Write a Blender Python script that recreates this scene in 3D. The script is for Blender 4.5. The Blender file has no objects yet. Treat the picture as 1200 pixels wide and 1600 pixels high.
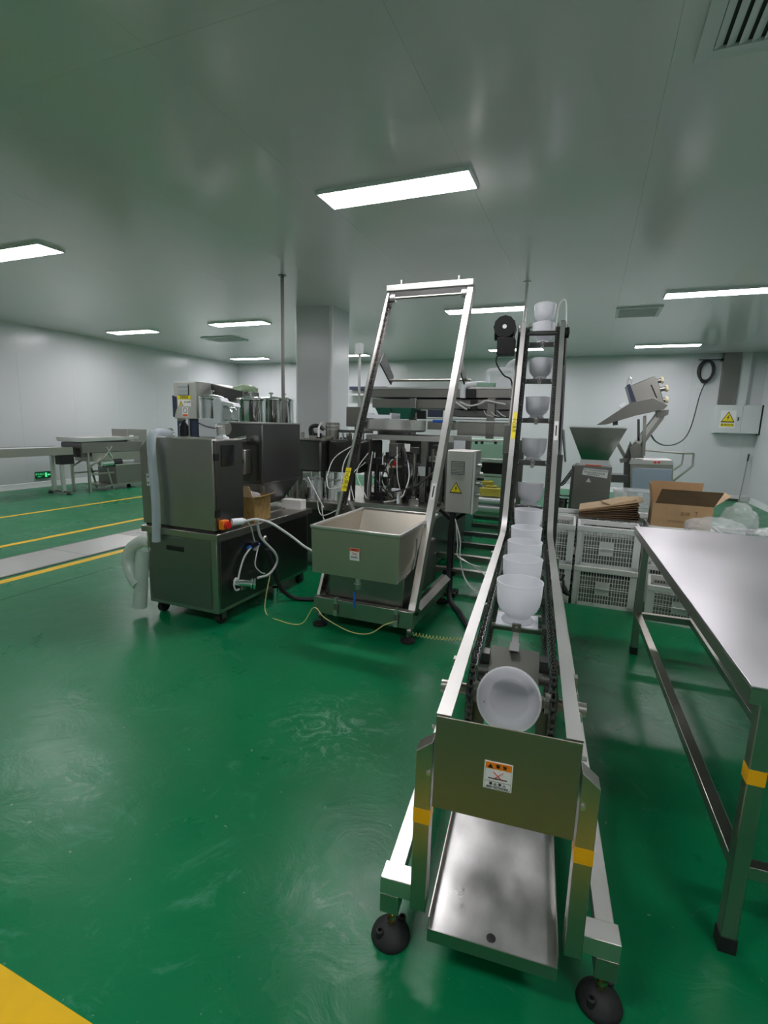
import bpy, bmesh, math, random
from mathutils import Vector as V, Matrix as Mx
random.seed(7)
SC = bpy.context.scene
COL = SC.collection
R = math.radians

# ---------------------------------------------------------------- camera
CAM_H = 1.5
FPX, PITCH, YAW, ROLL = 782.98, 0.17386, -0.381388, -0.027692
_fw = V((math.sin(YAW)*math.cos(PITCH), math.cos(YAW)*math.cos(PITCH), -math.sin(PITCH)))
_r = V((math.cos(YAW), -math.sin(YAW), 0)); _d = _fw.cross(_r)
_r2 = _r*math.cos(ROLL) + _d*math.sin(ROLL)
_d2 = _d*math.cos(ROLL) - _r*math.sin(ROLL)
cam = bpy.data.cameras.new('camera'); camo = bpy.data.objects.new('camera', cam); COL.objects.link(camo)
cam.sensor_fit = 'VERTICAL'; cam.sensor_height = 24.0; cam.sensor_width = 18.0
cam.lens = FPX/1600*24.0; cam.clip_start = 0.02; cam.clip_end = 100
m = Mx.Identity(4)
for i in range(3):
    m[i][0] = _r2[i]; m[i][1] = -_d2[i]; m[i][2] = -_fw[i]
m[2][3] = CAM_H
camo.matrix_world = m
SC.camera = camo

def at(x, y, Y):
    """point on the vertical plane at depth Y seen at photo pixel x, y"""
    d = _r2*((x-600)/FPX) + _d2*((y-800)/FPX) + _fw
    return V((0, 0, CAM_H)) + d*(Y/d.y)

# ---------------------------------------------------------------- world, exposure
W = bpy.data.worlds.new('world'); SC.world = W; W.use_nodes = True
W.node_tree.nodes['Background'].inputs[0].default_value = (0.6, 0.68, 0.7, 1)
W.node_tree.nodes['Background'].inputs[1].default_value = 0.05
SC.view_settings.view_transform = 'Standard'; SC.view_settings.look = 'None'
SC.view_settings.gamma = 1.0; SC.view_settings.use_curve_mapping = False
SC.view_settings.exposure = 0.58
LAMP = 26.0

# ---------------------------------------------------------------- materials
MATS = {}
def mat(name, col, metal=0.0, rough=0.5, var=0.0, vscale=4.0, stretch=(1, 1, 1), rvar=0.0, bump=0.0, bscale=40.0, trans=0.0, emit=None, estr=0.0, alpha=1.0, ior=1.45, coat=0.0, spec=None, sss=0.0):
    mt = bpy.data.materials.new(name); mt.use_nodes = True
    nt = mt.node_tree; b = nt.nodes['Principled BSDF']; L = nt.links.new
    b.inputs['Base Color'].default_value = (*col, 1); b.inputs['Metallic'].default_value = metal
    b.inputs['Roughness'].default_value = rough; b.inputs['IOR'].default_value = ior
    b.inputs['Transmission Weight'].default_value = trans; b.inputs['Alpha'].default_value = alpha
    b.inputs['Coat Weight'].default_value = coat
    if sss:
        b.inputs['Subsurface Weight'].default_value = sss; b.inputs['Subsurface Radius'].default_value = (.05, .05, .05)
    if spec is not None: b.inputs['Specular IOR Level'].default_value = spec
    if emit: b.inputs['Emission Color'].default_value = (*emit, 1); b.inputs['Emission Strength'].default_value = estr
    if var or rvar or bump:
        tc = nt.nodes.new('ShaderNodeTexCoord'); mp = nt.nodes.new('ShaderNodeMapping')
        mp.inputs['Scale'].default_value = stretch; L(tc.outputs['Object'], mp.inputs['Vector'])
        nz = nt.nodes.new('ShaderNodeTexNoise'); nz.inputs['Scale'].default_value = vscale; nz.inputs['Detail'].default_value = 6
        L(mp.outputs[0], nz.inputs['Vector'])
        if var:
            mr = nt.nodes.new('ShaderNodeMapRange'); mr.inputs[1].default_value = .3; mr.inputs[2].default_value = .7
            mr.inputs[3].default_value = 1-var; mr.inputs[4].default_value = 1+var*.6
            L(nz.outputs[0], mr.inputs[0])
            mx = nt.nodes.new('ShaderNodeVectorMath'); mx.operation = 'SCALE'; mx.inputs[0].default_value = col
            L(mr.outputs[0], mx.inputs['Scale']); L(mx.outputs[0], b.inputs['Base Color'])
        if rvar:
            mr = nt.nodes.new('ShaderNodeMapRange'); mr.inputs[1].default_value = .3; mr.inputs[2].default_value = .7
            mr.inputs[3].default_value = max(.02, rough-rvar); mr.inputs[4].default_value = rough+rvar
            L(nz.outputs[0], mr.inputs[0]); L(mr.outputs[0], b.inputs['Roughness'])
        if bump:
            n2 = nt.nodes.new('ShaderNodeTexNoise'); n2.inputs['Scale'].default_value = bscale; n2.inputs['Detail'].default_value = 4
            L(mp.outputs[0], n2.inputs['Vector'])
            bp = nt.nodes.new('ShaderNodeBump'); bp.inputs['Strength'].default_value = bump; bp.inputs['Distance'].default_value = .01
            L(n2.outputs[0], bp.inputs['Height']); L(bp.outputs[0], b.inputs['Normal'])
    MATS[name] = mt
    return mt
mat('steel', (.44, .425, .385), 1, .32, .03, 1.5, rvar=.04, stretch=(1, 1, .4))
mat('steel_bright', (.66, .655, .63), 1, .38, .04, 3, rvar=.04)
mat('steel_dark', (.16, .16, .155), 1, .36, .05, 2, rvar=.04)
mat('steel_dull', (.27, .262, .245), 1, .40, .05, 2, rvar=.04)
mat('chrome', (.86, .86, .87), 1, .07)
mat('polished', (.80, .81, .82), 1, .08)
mat('worn_top', (.54, .525, .545), 1, .31, .07, 4, rvar=.03, stretch=(1, .5, 1))
mat('tray', (.66, .655, .64), 1, .34, .30, 8, stretch=(1, .6, 1), rvar=.07)
mat('steel_mirror', (.42, .42, .40), 1, .16)
mat('steel_hopper', (.50, .465, .395), 1, .45, .03, 1.5)
mat('steel_panel', (.33, .30, .25), 1, .42, .03, 1.5)
mat('white_paint', (.78, .80, .80), 0, .35, .03, 2)
mat('panel_wall', (.64, .66, .675), 0, .24, .012, .5)
mat('panel_ceiling', (.68, .675, .685), 0, .16, .01, .5, spec=.8)
mat('trim_metal', (.72, .74, .74), .6, .3)
mat('cove', (.66, .70, .69), 0, .4)
mat('grey_paint', (.55, .57, .56), 0, .4, .04)
mat('beige_paint', (.52, .53, .49), .35, .4, .05)
mat('light_grey', (.62, .66, .66), 0, .4, .03)
mat('blue_grey', (.30, .37, .44), .3, .35, .06)
mat('dark_blue', (.035, .045, .08), 0, .35)
mat('black', (.012, .012, .013), 0, .4, .1, 10)
mat('rubber', (.015, .015, .016), 0, .6, .15, 10)
mat('black_gloss', (.012, .012, .014), 0, .12)
mat('cable_black', (.02, .02, .022), 0, .45)
mat('cable_white', (.62, .64, .62), 0, .4)
mat('cable_yellow', (.62, .60, .22), 0, .4)
mat('plastic_white', (.80, .83, .86), 0, .32, sss=.25, var=.02)
mat('crate', (.82, .84, .82), 0, .4, .06, 5)
mat('crate_old', (.72, .745, .69), 0, .45, .12, 4)
mat('cardboard', (.45, .29, .15), 0, .8, .10, 8, bump=.05)
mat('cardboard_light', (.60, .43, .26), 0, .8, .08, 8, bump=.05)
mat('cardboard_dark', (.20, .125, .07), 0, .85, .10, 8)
mat('cardboard_old', (.30, .19, .06), 0, .8, .35, 18)
mat('yellow_paint', (.82, .50, .006), 0, .42, .08, 9)
mat('yellow_tape', (.86, .43, .006), 0, .4, .06, 20)
mat('sticker_yellow', (.82, .70, .02), 0, .4)
mat('sticker_white', (.80, .80, .78), 0, .4)
mat('sticker_reflection_red', (.75, .10, .03), 0, .4)
mat('red', (.65, .02, .015), 0, .3)
mat('orange', (.85, .22, .01), 0, .35)
mat('blue', (.02, .12, .55), 0, .35)
mat('ink', (.015, .015, .015), 0, .5)
mat('ink_brown', (.22, .13, .07), 0, .8)
mat('green_dark', (.02, .13, .085), 0, .4, .1)
mat('green_pale', (.30, .50, .36), 0, .45, .04)
mat('green_bag', (.42, .56, .36), 0, .35, .12, 12, bump=.3, bscale=18)
mat('turquoise', (.0, .38, .30), 0, .4)
mat('yellow_dull', (.50, .45, .06), 0, .45, .1)
mat('brass', (.62, .52, .30), 1, .25)
mat('crate_shade', (.22, .225, .21), 0, .7)  # dark tone for the shade inside the crates
mat('hose_clear', (.80, .86, .88), 0, .12, alpha=.5, spec=.8)
mat('hose_milky', (.55, .66, .58), 0, .22, alpha=.75)
mat('glass', (.85, .9, .9), 0, .05, alpha=.28, spec=.9)
mat('film', (.82, .86, .86), 0, .15, alpha=.30, spec=.9, bump=.6, bscale=25)
mat('amber', (.75, .66, .42), 0, .4)
mat('lamp_glow', (1, 1, 1), 0, .5, emit=(1.0, .955, 1.0), estr=LAMP)
mat('sign_green', (.0, .12, .05), 0, .4)
mat('sign_glow', (.1, .6, .25), 0, .4, emit=(.1, .9, .3), estr=.5)

def floor_material():
    mt = bpy.data.materials.new('green_epoxy'); mt.use_nodes = True; nt = mt.node_tree; L = nt.links.new
    b = nt.nodes['Principled BSDF']; tc = nt.nodes.new('ShaderNodeTexCoord')
    def noise(sc, det=6, dist=0.0, rgh=.55):
        n = nt.nodes.new('ShaderNodeTexNoise'); n.inputs['Scale'].default_value = sc; n.inputs['Detail'].default_value = det
        n.inputs['Distortion'].default_value = dist; n.inputs['Roughness'].default_value = rgh
        L(tc.outputs['Object'], n.inputs['Vector']); return n.outputs[0]
    def ramp(src, a, bb):
        r = nt.nodes.new('ShaderNodeMapRange'); r.inputs[1].default_value = a; r.inputs[2].default_value = bb
        L(src, r.inputs[0]); return r.outputs[0]
    def mix(f, a, c):
        x = nt.nodes.new('ShaderNodeMix'); x.data_type = 'RGBA'; L(f, x.inputs[0])
        for k, v in ((6, a), (7, c)):
            if isinstance(v, tuple): x.inputs[k].default_value = (*v, 1)
            else: L(v, x.inputs[k])
        return x.outputs[2]
    base = mix(ramp(noise(.9), .3, .7), (.0008, .150, .052), (.001, .185, .066))
    base = mix(ramp(noise(5.5, 8, 1.2, .65), .58, .74), base, (.010, .215, .088))          # scuffed patches
    base = mix(ramp(noise(2.0, 10, 2.6, .74), .58, .74), base, (.055, .255, .145))         # worn smears
    base = mix(ramp(noise(34, 3), .715, .74), base, (.16, .30, .22))                      # flecks of grit
    # scuffed, chalky wear marks at three places
    sc_mask = None
    for cx, cy, rr in ((-1.02, 2.02, .42), (-.60, 1.20, .22), (-1.85, 1.22, .30)):
        vm = nt.nodes.new('ShaderNodeVectorMath'); vm.operation = 'DISTANCE'; vm.inputs[1].default_value = (cx, cy, 0)
        L(tc.outputs['Object'], vm.inputs[0]); q = nt.nodes.new('ShaderNodeMapRange'); q.inputs[1].default_value = rr; q.inputs[2].default_value = 0.0
        L(vm.outputs['Value'], q.inputs[0])
        if sc_mask is None: sc_mask = q.outputs[0]
        else:
            ad = nt.nodes.new('ShaderNodeMath'); ad.operation = 'MAXIMUM'; L(sc_mask, ad.inputs[0]); L(q.outputs[0], ad.inputs[1]); sc_mask = ad.outputs[0]
    ml = nt.nodes.new('ShaderNodeMath'); ml.operation = 'MULTIPLY'; L(sc_mask, ml.inputs[0]); L(ramp(noise(7, 9, 3.0, .75), .50, .72), ml.inputs[1])
    base = mix(ml.outputs[0], base, (.22, .40, .30))
    L(base, b.inputs['Base Color'])
    r1 = ramp(noise(1.6, 5, .4, .6), .3, .75)
    mr = nt.nodes.new('ShaderNodeMapRange'); mr.inputs[3].default_value = .24; mr.inputs[4].default_value = .40
    L(r1, mr.inputs[0]); L(mr.outputs[0], b.inputs['Roughness'])
    b.inputs['Specular IOR Level'].default_value = .30
    bp = nt.nodes.new('ShaderNodeBump'); bp.inputs['Strength'].default_value = .22; bp.inputs['Distance'].default_value = .02
    L(noise(4, 9, 1.2, .62), bp.inputs['Height']); L(bp.outputs[0], b.inputs['Normal'])
    MATS['green_epoxy'] = mt
floor_material()

def cup_material():
    mt = bpy.data.materials.new('cup_plastic'); mt.use_nodes = True; nt = mt.node_tree; L = nt.links.new
    b = nt.nodes['Principled BSDF']; b.inputs['Base Color'].default_value = (.93, .94, .96, 1); b.inputs['Roughness'].default_value = .30
    t = nt.nodes.new('ShaderNodeBsdfTranslucent'); t.inputs[0].default_value = (.93, .94, .97, 1)
    x = nt.nodes.new('ShaderNodeMixShader'); x.inputs[0].default_value = .5
    tr = nt.nodes.new('ShaderNodeBsdfTransparent'); y = nt.nodes.new('ShaderNodeMixShader'); y.inputs[0].default_value = .16
    L(b.outputs[0], x.inputs[1]); L(t.outputs[0], x.inputs[2]); L(x.outputs[0], y.inputs[1]); L(tr.outputs[0], y.inputs[2]); L(y.outputs[0], nt.nodes['Material Output'].inputs[0])
    MATS['cup_plastic'] = mt
cup_material()

# ---------------------------------------------------------------- mesh helpers
class MB:
    def __init__(s): s.bm = bmesh.new()
    def face(s, pts):
        try: s.bm.faces.new([s.bm.verts.new(V(p)) for p in pts])
        except ValueError: pass
        return s
    def hexa(s, p):   # 8 points: bottom ring 0-3, top ring 4-7
        v = [s.bm.verts.new(V(q)) for q in p]
        for f in ((3, 2, 1, 0), (4, 5, 6, 7), (0, 1, 5, 4), (1, 2, 6, 5), (2, 3, 7, 6), (3, 0, 4, 7)):
            s.bm.faces.new([v[i] for i in f])
        return s
    def box(s, x0, x1, y0, y1, z0, z1):
        return s.hexa([(x0, y0, z0), (x1, y0, z0), (x1, y1, z0), (x0, y1, z0), (x0, y0, z1), (x1, y0, z1), (x1, y1, z1), (x0, y1, z1)])
    def bar(s, a, b, w, h, up=(0, 0, 1)):
        a, b = V(a), V(b); d = (b-a).normalized(); up = V(up)
        if abs(d.dot(up)) > .98: up = V((0, 1, 0))
        r = d.cross(up).normalized()*(w/2); u = r.cross(d).normalized()*(h/2)
        return s.hexa([a-r-u, a+r-u, b+r-u, b-r-u, a-r+u, a+r+u, b+r+u, b-r+u])
    def prism(s, pts, vec):
        vec = V(vec); a = [s.bm.verts.new(V(p)) for p in pts]; b = [s.bm.verts.new(V(p)+vec) for p in pts]
        n = len(a); s.bm.faces.new(a[::-1]); s.bm.faces.new(b)
        for i in range(n): s.bm.faces.new((a[i], a[(i+1) % n], b[(i+1) % n], b[i]))
        return s
    def tube(s, pts, r, n=8, closed=False, smooth=True):
        P = [V(p) for p in pts]
        if smooth and len(P) > 2: P = spline(P, closed)
        k = len(P); rings = []; up = None
        for i in range(k):
            t = (P[(i+1) % k]-P[i-1]) if (closed or 0 < i < k-1) else (P[1]-P[0] if i == 0 else P[-1]-P[-2])
            t.normalize()
            if up is None:
                up = V((0, 0, 1)) if abs(t.z) < .9 else V((1, 0, 0))
            up = up - t*up.dot(t)
            if up.length < 1e-4: up = V((1, 0, 0)) - t*t.x
            up.normalize(); sd = t.cross(up)
            rr = r[i*len(r)//k] if isinstance(r, (list, tuple)) else r
            rings.append([s.bm.verts.new(P[i]+(up*math.cos(2*math.pi*j/n)+sd*math.sin(2*math.pi*j/n))*rr) for j in range(n)])
        for i in range(k if closed else k-1):
            A, B = rings[i], rings[(i+1) % k]
            for j in range(n): s.bm.faces.new((A[j], B[j], B[(j+1) % n], A[(j+1) % n]))
        if not closed:
            s.bm.faces.new(rings[0]); s.bm.faces.new(rings[-1][::-1])
        return s
    def lathe(s, prof, c=(0, 0, 0), axis=(0, 0, 1), n=24, closed=False):
        c = V(c); ax = V(axis).normalized()
        x = ax.orthogonal().normalized(); y = ax.cross(x); rings = []
        for r, z in prof:
            if r < 1e-6: rings.append([s.bm.verts.new(c+ax*z)])
            else: rings.append([s.bm.verts.new(c+ax*z+(x*math.cos(2*math.pi*j/n)+y*math.sin(2*math.pi*j/n))*r) for j in range(n)])
        m = len(rings)
        for i in range(m if closed else m-1):
            A, B = rings[i], rings[(i+1) % m]
            for j in range(n):
                k = (j+1) % n
                if len(A) == 1 and len(B) == 1: continue
                if len(A) == 1: s.bm.faces.new((A[0], B[k], B[j]))
                elif len(B) == 1: s.bm.faces.new((A[j], A[k], B[0]))
                else: s.bm.faces.new((A[j], A[k], B[k], B[j]))
        return s
    def cyl(s, a, b, r, n=16):
        a, b = V(a), V(b); h = (b-a).length
        return s.lathe([(0, 0), (r, 0), (r, h), (0, h)], a, b-a, n)
    def build(s, name, m, parent=None, bevel=0.0, recalc=True):
        if recalc: bmesh.ops.recalc_face_normals(s.bm, faces=s.bm.faces[:])
        me = bpy.data.meshes.new(name); s.bm.to_mesh(me); s.bm.free()
        me.polygons.foreach_set('use_smooth', [True]*len(me.polygons))
        me.set_sharp_from_angle(angle=R(38))
        o = bpy.data.objects.new(name, me); COL.objects.link(o)
        me.materials.append(MATS[m] if isinstance(m, str) else m)
        if parent is not None: o.parent = parent
        if bevel:
            b = o.modifiers.new('bevel', 'BEVEL'); b.width = bevel; b.segments = 2; b.limit_method = 'ANGLE'; b.angle_limit = R(40)
            b.harden_normals = False
        return o

def spline(P, closed=False, sub=6):
    out = []; n = len(P)
    rng = range(n if closed else n-1)
    for i in rng:
        p1, p2 = P[i], P[(i+1) % n]
        p0 = P[i-1] if (closed or i > 0) else p1*2-p2
        p3 = P[(i+2) % n] if (closed or i+2 < n) else p2*2-p1
        for k in range(sub):
            t = k/sub
            out.append(.5*((2*p1)+(p2-p0)*t+(2*p0-5*p1+4*p2-p3)*t*t+(3*p1-p0-3*p2+p3)*t**3))
    if not closed: out.append(P[-1].copy())
    return out

def tag(o, label=None, cat=None, group=None, kind=None):
    if label: o['label'] = label
    if cat: o['category'] = cat
    if group: o['group'] = group
    if kind: o['kind'] = kind
    return o
def thing(name, label, cat, loc=(0, 0, 0), rz=0.0, group=None):
    o = bpy.data.objects.new(name, None); COL.objects.link(o); o.empty_display_size = .1
    o.location = loc; o.rotation_euler = (0, 0, rz)
    return tag(o, label, cat, group)
def children(o): return [c for c in bpy.data.objects if c.parent == o]
def copy_tree(o, parent=None):
    c = o.copy(); COL.objects.link(c)
    if parent is not None: c.parent = parent
    for ch in o.children: copy_tree(ch, c)
    return c
def text(body, size, origin, xdir, ydir, m, parent=None, name='lettering', align='CENTER', bold=0.0):
    cu = bpy.data.curves.new('txt', 'FONT'); cu.body = body; cu.size = size; cu.align_x = align; cu.align_y = 'CENTER'; cu.extrude = .0004; cu.offset = bold
    cu.resolution_u = 2
    t = bpy.data.objects.new('txt', cu); COL.objects.link(t)
    dg = bpy.context.evaluated_depsgraph_get(); me = bpy.data.meshes.new_from_object(t.evaluated_get(dg))
    bpy.data.objects.remove(t); bpy.data.curves.remove(cu)
    x, y = V(xdir).normalized(), V(ydir).normalized(); z = x.cross(y); o3 = V(origin)
    for v in me.vertices: v.co = o3 + x*v.co.x + y*v.co.y + z*(v.co.z+.0006)
    me.materials.clear(); me.materials.append(MATS[m]); me.name = name
    o = bpy.data.objects.new(name, me); COL.objects.link(o)
    if parent is not None: o.parent = parent
    return o

def hazard(parent, c, xd, yd, w, name='warning_sign', n_off=.0012):
    """yellow triangle with black border and bolt"""
    c, x, y = V(c), V(xd).normalized(), V(yd).normalized(); z = x.cross(y)
    def tri(s, off): return [c + x*a*w*s + y*b*w*s + z*off for a, b in ((-.5, -.40), (.5, -.40), (0, .47))]
    o = MB().prism(tri(1, 0), z*n_off).build(name, 'ink', parent)
    MB().prism(tri(.80, n_off), z*.0006).build('yellow_field', 'sticker_yellow', o)
    bolt = [(.03, .26), (-.10, -.02), (-.01, .0), (-.07, -.26), (.11, .06), (.01, .05), (.09, .26)]
    MB().prism([c+x*a*w*.8+y*(b-.05)*w*.8+z*(n_off+.0006) for a, b in bolt], z*.0005).build('bolt_symbol', 'ink', o)
    return o
# ================================================================ THE SETTING
XL, XR, YB, YF, ZC = -10.6, 3.42, 13.54, -3.6, 3.25
floor = tag(MB().box(XL-.2, XR+.2, YF-.2, YB+.2, -.1, 0).build('floor', 'green_epoxy'), 'glossy green epoxy floor', kind='structure')
def panel_wall(name, x0, x1, y0, y1, along, step, label):
    m_ = MB()
    m_.box(x0, x1, y0, y1, 0, ZC)
    w = tag(m_.build(name, 'trim_metal'), label, kind='structure')
    a, b = (x0, x1) if along == 'x' else (y0, y1)
    return w, a, b
# walls: backing slab + sandwich panels proud by 12 mm with 4 mm joints
wl, _, _ = panel_wall('wall_left', XL-.15, XL-.012, YF-.15, YB+.15, 'y', 1.15, 'white sandwich panel wall')
y = YF
while y < YB:
    MB().box(XL-.012, XL, y+.0008, min(y+1.1492, YB), 0, ZC).build('panel', 'panel_wall', wl); y += 1.15
wb, _, _ = panel_wall('wall_back', XL-.15, XR+.15, YB+.012, YB+.15, 'x', 1.15, 'white sandwich panel wall')
x = XL
while x < XR:
    MB().box(x+.0008, min(x+1.1492, XR), YB, YB+.012, 0, ZC).build('panel', 'panel_wall', wb); x += 1.15
wr, _, _ = panel_wall('wall_right', XR+.012, XR+.15, YF-.15, YB+.15, 'y', 1.15, 'white sandwich panel wall')
y = YF
while y < YB:
    MB().box(XR, XR+.012, y+.0008, min(y+1.1492, YB), 0, ZC).build('panel', 'panel_wall', wr); y += 1.15
wf = tag(MB().box(XL-.15, XR+.15, YF-.15, YF, 0, ZC).build('wall_front', 'panel_wall'), kind='structure')
ceiling = tag(MB().box(XL-.15, XR+.15, YF-.15, YB+.15, ZC+.012, ZC+.16).build('ceiling', 'trim_metal'), 'glossy white panel ceiling', kind='structure')
ys = [YF, -.93, 2.10, 5.13, 8.16, 11.19, YB]
x = -2.14-1.17*8
while x < XR:
    for i in range(6):
        MB().box(max(x+.0006, XL), min(x+1.1694, XR), ys[i]+.0006, ys[i+1]-.0006, ZC, ZC+.012).build('panel', 'panel_ceiling', ceiling)
    x += 1.17
# coved skirting
def cove(name, pts, vec): tag(MB().prism(pts, vec).build(name, 'cove'), kind='structure')
cove('baseboard_left', [(XL, YF, 0), (XL+.05, YF, 0), (XL+.035, YF, .03), (XL+.02, YF, .10), (XL, YF, .11)], (0, YB-YF, 0))
cove('baseboard_back', [(XL, YB, 0), (XL, YB-.05, 0), (XL, YB-.035, .03), (XL, YB-.02, .10), (XL, YB, .11)], (XR-XL, 0, 0))
cove('baseboard_right', [(XR, YF, 0), (XR-.05, YF, 0), (XR-.035, YF, .03), (XR-.02, YF, .10), (XR, YF, .11)], (0, YB-YF, 0))
# column
cx0, cx1, cy0, cy1 = -4.45, -3.79, 7.11, 7.75
col = tag(MB().box(cx0+.03, cx1-.03, cy0+.03, cy1-.03, 0, ZC).build('column', 'trim_metal'), 'square white panel-clad column rising to the ceiling', kind='structure')
for a in (0, 1):
    xx = cx0 if a == 0 else cx1-.03
    MB().box(xx, xx+.03, cy0+.05, cy1-.05, 0, ZC).build('panel', 'panel_wall', col)
    yy = cy0 if a == 0 else cy1-.03
    MB().box(cx0+.05, cx1-.05, yy, yy+.03, 0, ZC).build('panel', 'panel_wall', col)
for px, py in ((cx0+.05, cy0+.05), (cx1-.05, cy0+.05), (cx0+.05, cy1-.05), (cx1-.05, cy1-.05)):
    MB().cyl((px, py, 0), (px, py, ZC), .049, 24).build('corner_strip', 'white_paint', col)
# painted lines and joint
def paint(n, x0, x1, y0, y1, m='yellow_paint', lab=None):
    tag(MB().box(x0, x1, y0, y1, 0, .0012).build('trim_%d' % n, m), lab, kind='structure')
paint(1, -7.90, -7.82, YF, 12.5, lab='yellow floor line nearest the left wall')
paint(2, -6.16, -6.07, YF, 12.5, lab='yellow floor line on the far side of the drain')
paint(3, -4.85, -4.75, YF, 12.5, lab='yellow floor line on the near side of the drain')
paint(4, -4.6, .6, .52, .68, lab='broad yellow floor line in the bottom left corner')
paint(5, -4.335, -4.33, YF, 12.5, 'ink', 'thin dark joint in the floor')
# door edge / cable duct of the right corner are things further below

# ---- drain with stainless cover plates
dr = thing('floor_drain', 'stainless drain channel cover strip in the green floor between yellow lines', 'drain', (-5.24, 0, 0))
MB().box(-.34, -.31, 1.0, 9.0, 0, .006).box(.30, .33, 1.0, 9.0, 0, .006).build('edge_rail', 'steel_dull', dr)
y = 1.0; k = 0
while y < 8.9:
    if 3.75 < y < 4.9:
        g = MB()
        for i in range(14): g.box(-.30+i*.0435, -.30+i*.0435+.028, y+.005, y+.895, .001, .007)
        for j in range(10): g.box(-.30, .293, y+.01+j*.095, y+.03+j*.095, .001, .005)
        g.build('grating', 'steel_bright', dr)
    else:
        MB().box(-.305, .295, y+.004, y+.896, .001, .007).build('cover_plate', 'steel_bright', dr, bevel=.001)
    y += .9; k += 1

# ---- ceiling lamps (flat LED panels); the room's grid
lamp0 = thing('ceiling_lamp', '', 'lamp')
fr = MB()
for a in ((-.60, .60, -.15, -.137), (-.60, .60, .137, .15), (-.60, -.587, -.137, .137), (.587, .60, -.137, .137)): fr.box(*a, -.028, 0)
fr.build('frame', 'white_paint', lamp0)
MB().box(-.586, .586, -.136, .136, -.024, -.006).build('diffuser', 'lamp_glow', lamp0)
LAMPS = [(-1.52, 3.84, 'long white ceiling light panel nearest the camera above the hopper hoist'),
         (-6.02, 3.92, 'white ceiling light panel cut by the left edge of the photo'),
         (-1.63, 7.93, 'white ceiling light panel behind the top of the tall hoist frame'),
         (1.33, 7.72, 'white ceiling light panel cut by the right edge of the photo'),
         (-8.95, 8.08, 'white ceiling light panel furthest to the left, near the left wall'),
         (-6.12, 7.9, 'white ceiling light panel left of the column, beside the small vent'),
         (-9.2, 12.3, 'small distant ceiling light panel seen just left of the column'),
         (-6.05, 12.2, 'distant ceiling light panel mostly hidden behind the column'),
         (-1.72, 12.0, 'distant ceiling light panel beside the black motor of the cup elevator'),
         (1.30, 12.05, 'distant ceiling light panel above the tipping machine by the back wall'),
         (1.75, 3.84, 'ceiling light panel just outside the right edge of the photo'),
         (-9.2, 3.9, 'ceiling light panel outside the left edge of the photo'),
         (-6.02, -.25, 'ceiling light panel behind the camera to the left'),
         (-1.52, -.25, 'ceiling light panel above and behind the camera'),
         (1.75, -.25, 'ceiling light panel behind the camera to the right')]
for i, (x, y, lb) in enumerate(LAMPS):
    o = lamp0 if i == 0 else copy_tree(lamp0)
    o.location = (x, y, ZC); tag(o, lb, 'lamp', 'ceiling light panels')

# ---- ceiling vents
def vent(x0, x1, y0, y1, n, lb, along='y'):
    v = thing('ceiling_vent', lb, 'vent', ((x0+x1)/2, (y0+y1)/2, ZC))
    w, h = (x1-x0)/2, (y1-y0)/2; b = min(w, h)*.16
    MB().box(-w, w, -h, -h+b, -.02, 0).box(-w, w, h-b, h, -.02, 0).box(-w, -w+b, -h+b, h-b, -.02, 0).box(w-b, w, -h+b, h-b, -.02, 0).build('frame', 'light_grey', v)
    MB().box(-w+b, w-b, -h+b, h-b, -.004, 0).build('backing', 'black', v)
    for i in range(n):
        if along == 'y':
            c = -w+b+(2*w-2*b)*(i+.5)/n; s_ = (2*w-2*b)/n*.42
            MB().hexa([(c-s_, -h+b, -.016), (c-s_+.004, -h+b, -.016), (c-s_+.004, h-b, -.016), (c-s_, h-b, -.016), (c+s_*.5, -h+b, -.004), (c+s_*.5+.004, -h+b, -.004), (c+s_*.5+.004, h-b, -.004), (c+s_*.5, h-b, -.004)]).build('slat', 'light_grey', v)
        else:
            c = -h+b+(2*h-2*b)*(i+.5)/n; s_ = (2*h-2*b)/n*.2
            MB().box(-w+b, w-b, c-s_, c+s_, -.016, -.008).build('slat', 'light_grey', v)
vent(.30, 1.1, 2.2, 3.06, 14, 'large white louvred ceiling vent in the top right corner')
vent(.19, .80, 8.35, 9.03, 8, 'louvred ceiling vent right of the cup elevator', 'x')
vent(-8.05, -7.2, 9.05, 9.6, 7, 'flat ceiling vent between two light panels on the left', 'x')

# ---- pipes dropping from the ceiling
p = thing('ceiling_pipe', 'thin grey vertical pipe from ceiling in front of the white column', 'pipe', (-3.645, 5.546, 0))
MB().cyl((0, 0, .0), (0, 0, ZC), .022, 16).build('tube', 'steel_dull', p)
MB().cyl((0, 0, ZC-.012), (0, 0, ZC), .05, 16).build('ceiling_flange', 'steel_dull', p)
p = thing('ceiling_pipe', 'bright vertical pipe from ceiling behind the top of the cup elevator', 'pipe', (-.871, 6.641, 0))
MB().cyl((0, 0, 0), (0, 0, ZC), .018, 14).build('tube', 'steel_bright', p)
MB().cyl((0, 0, ZC-.012), (0, 0, ZC), .045, 14).build('ceiling_flange', 'steel_bright', p)
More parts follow.
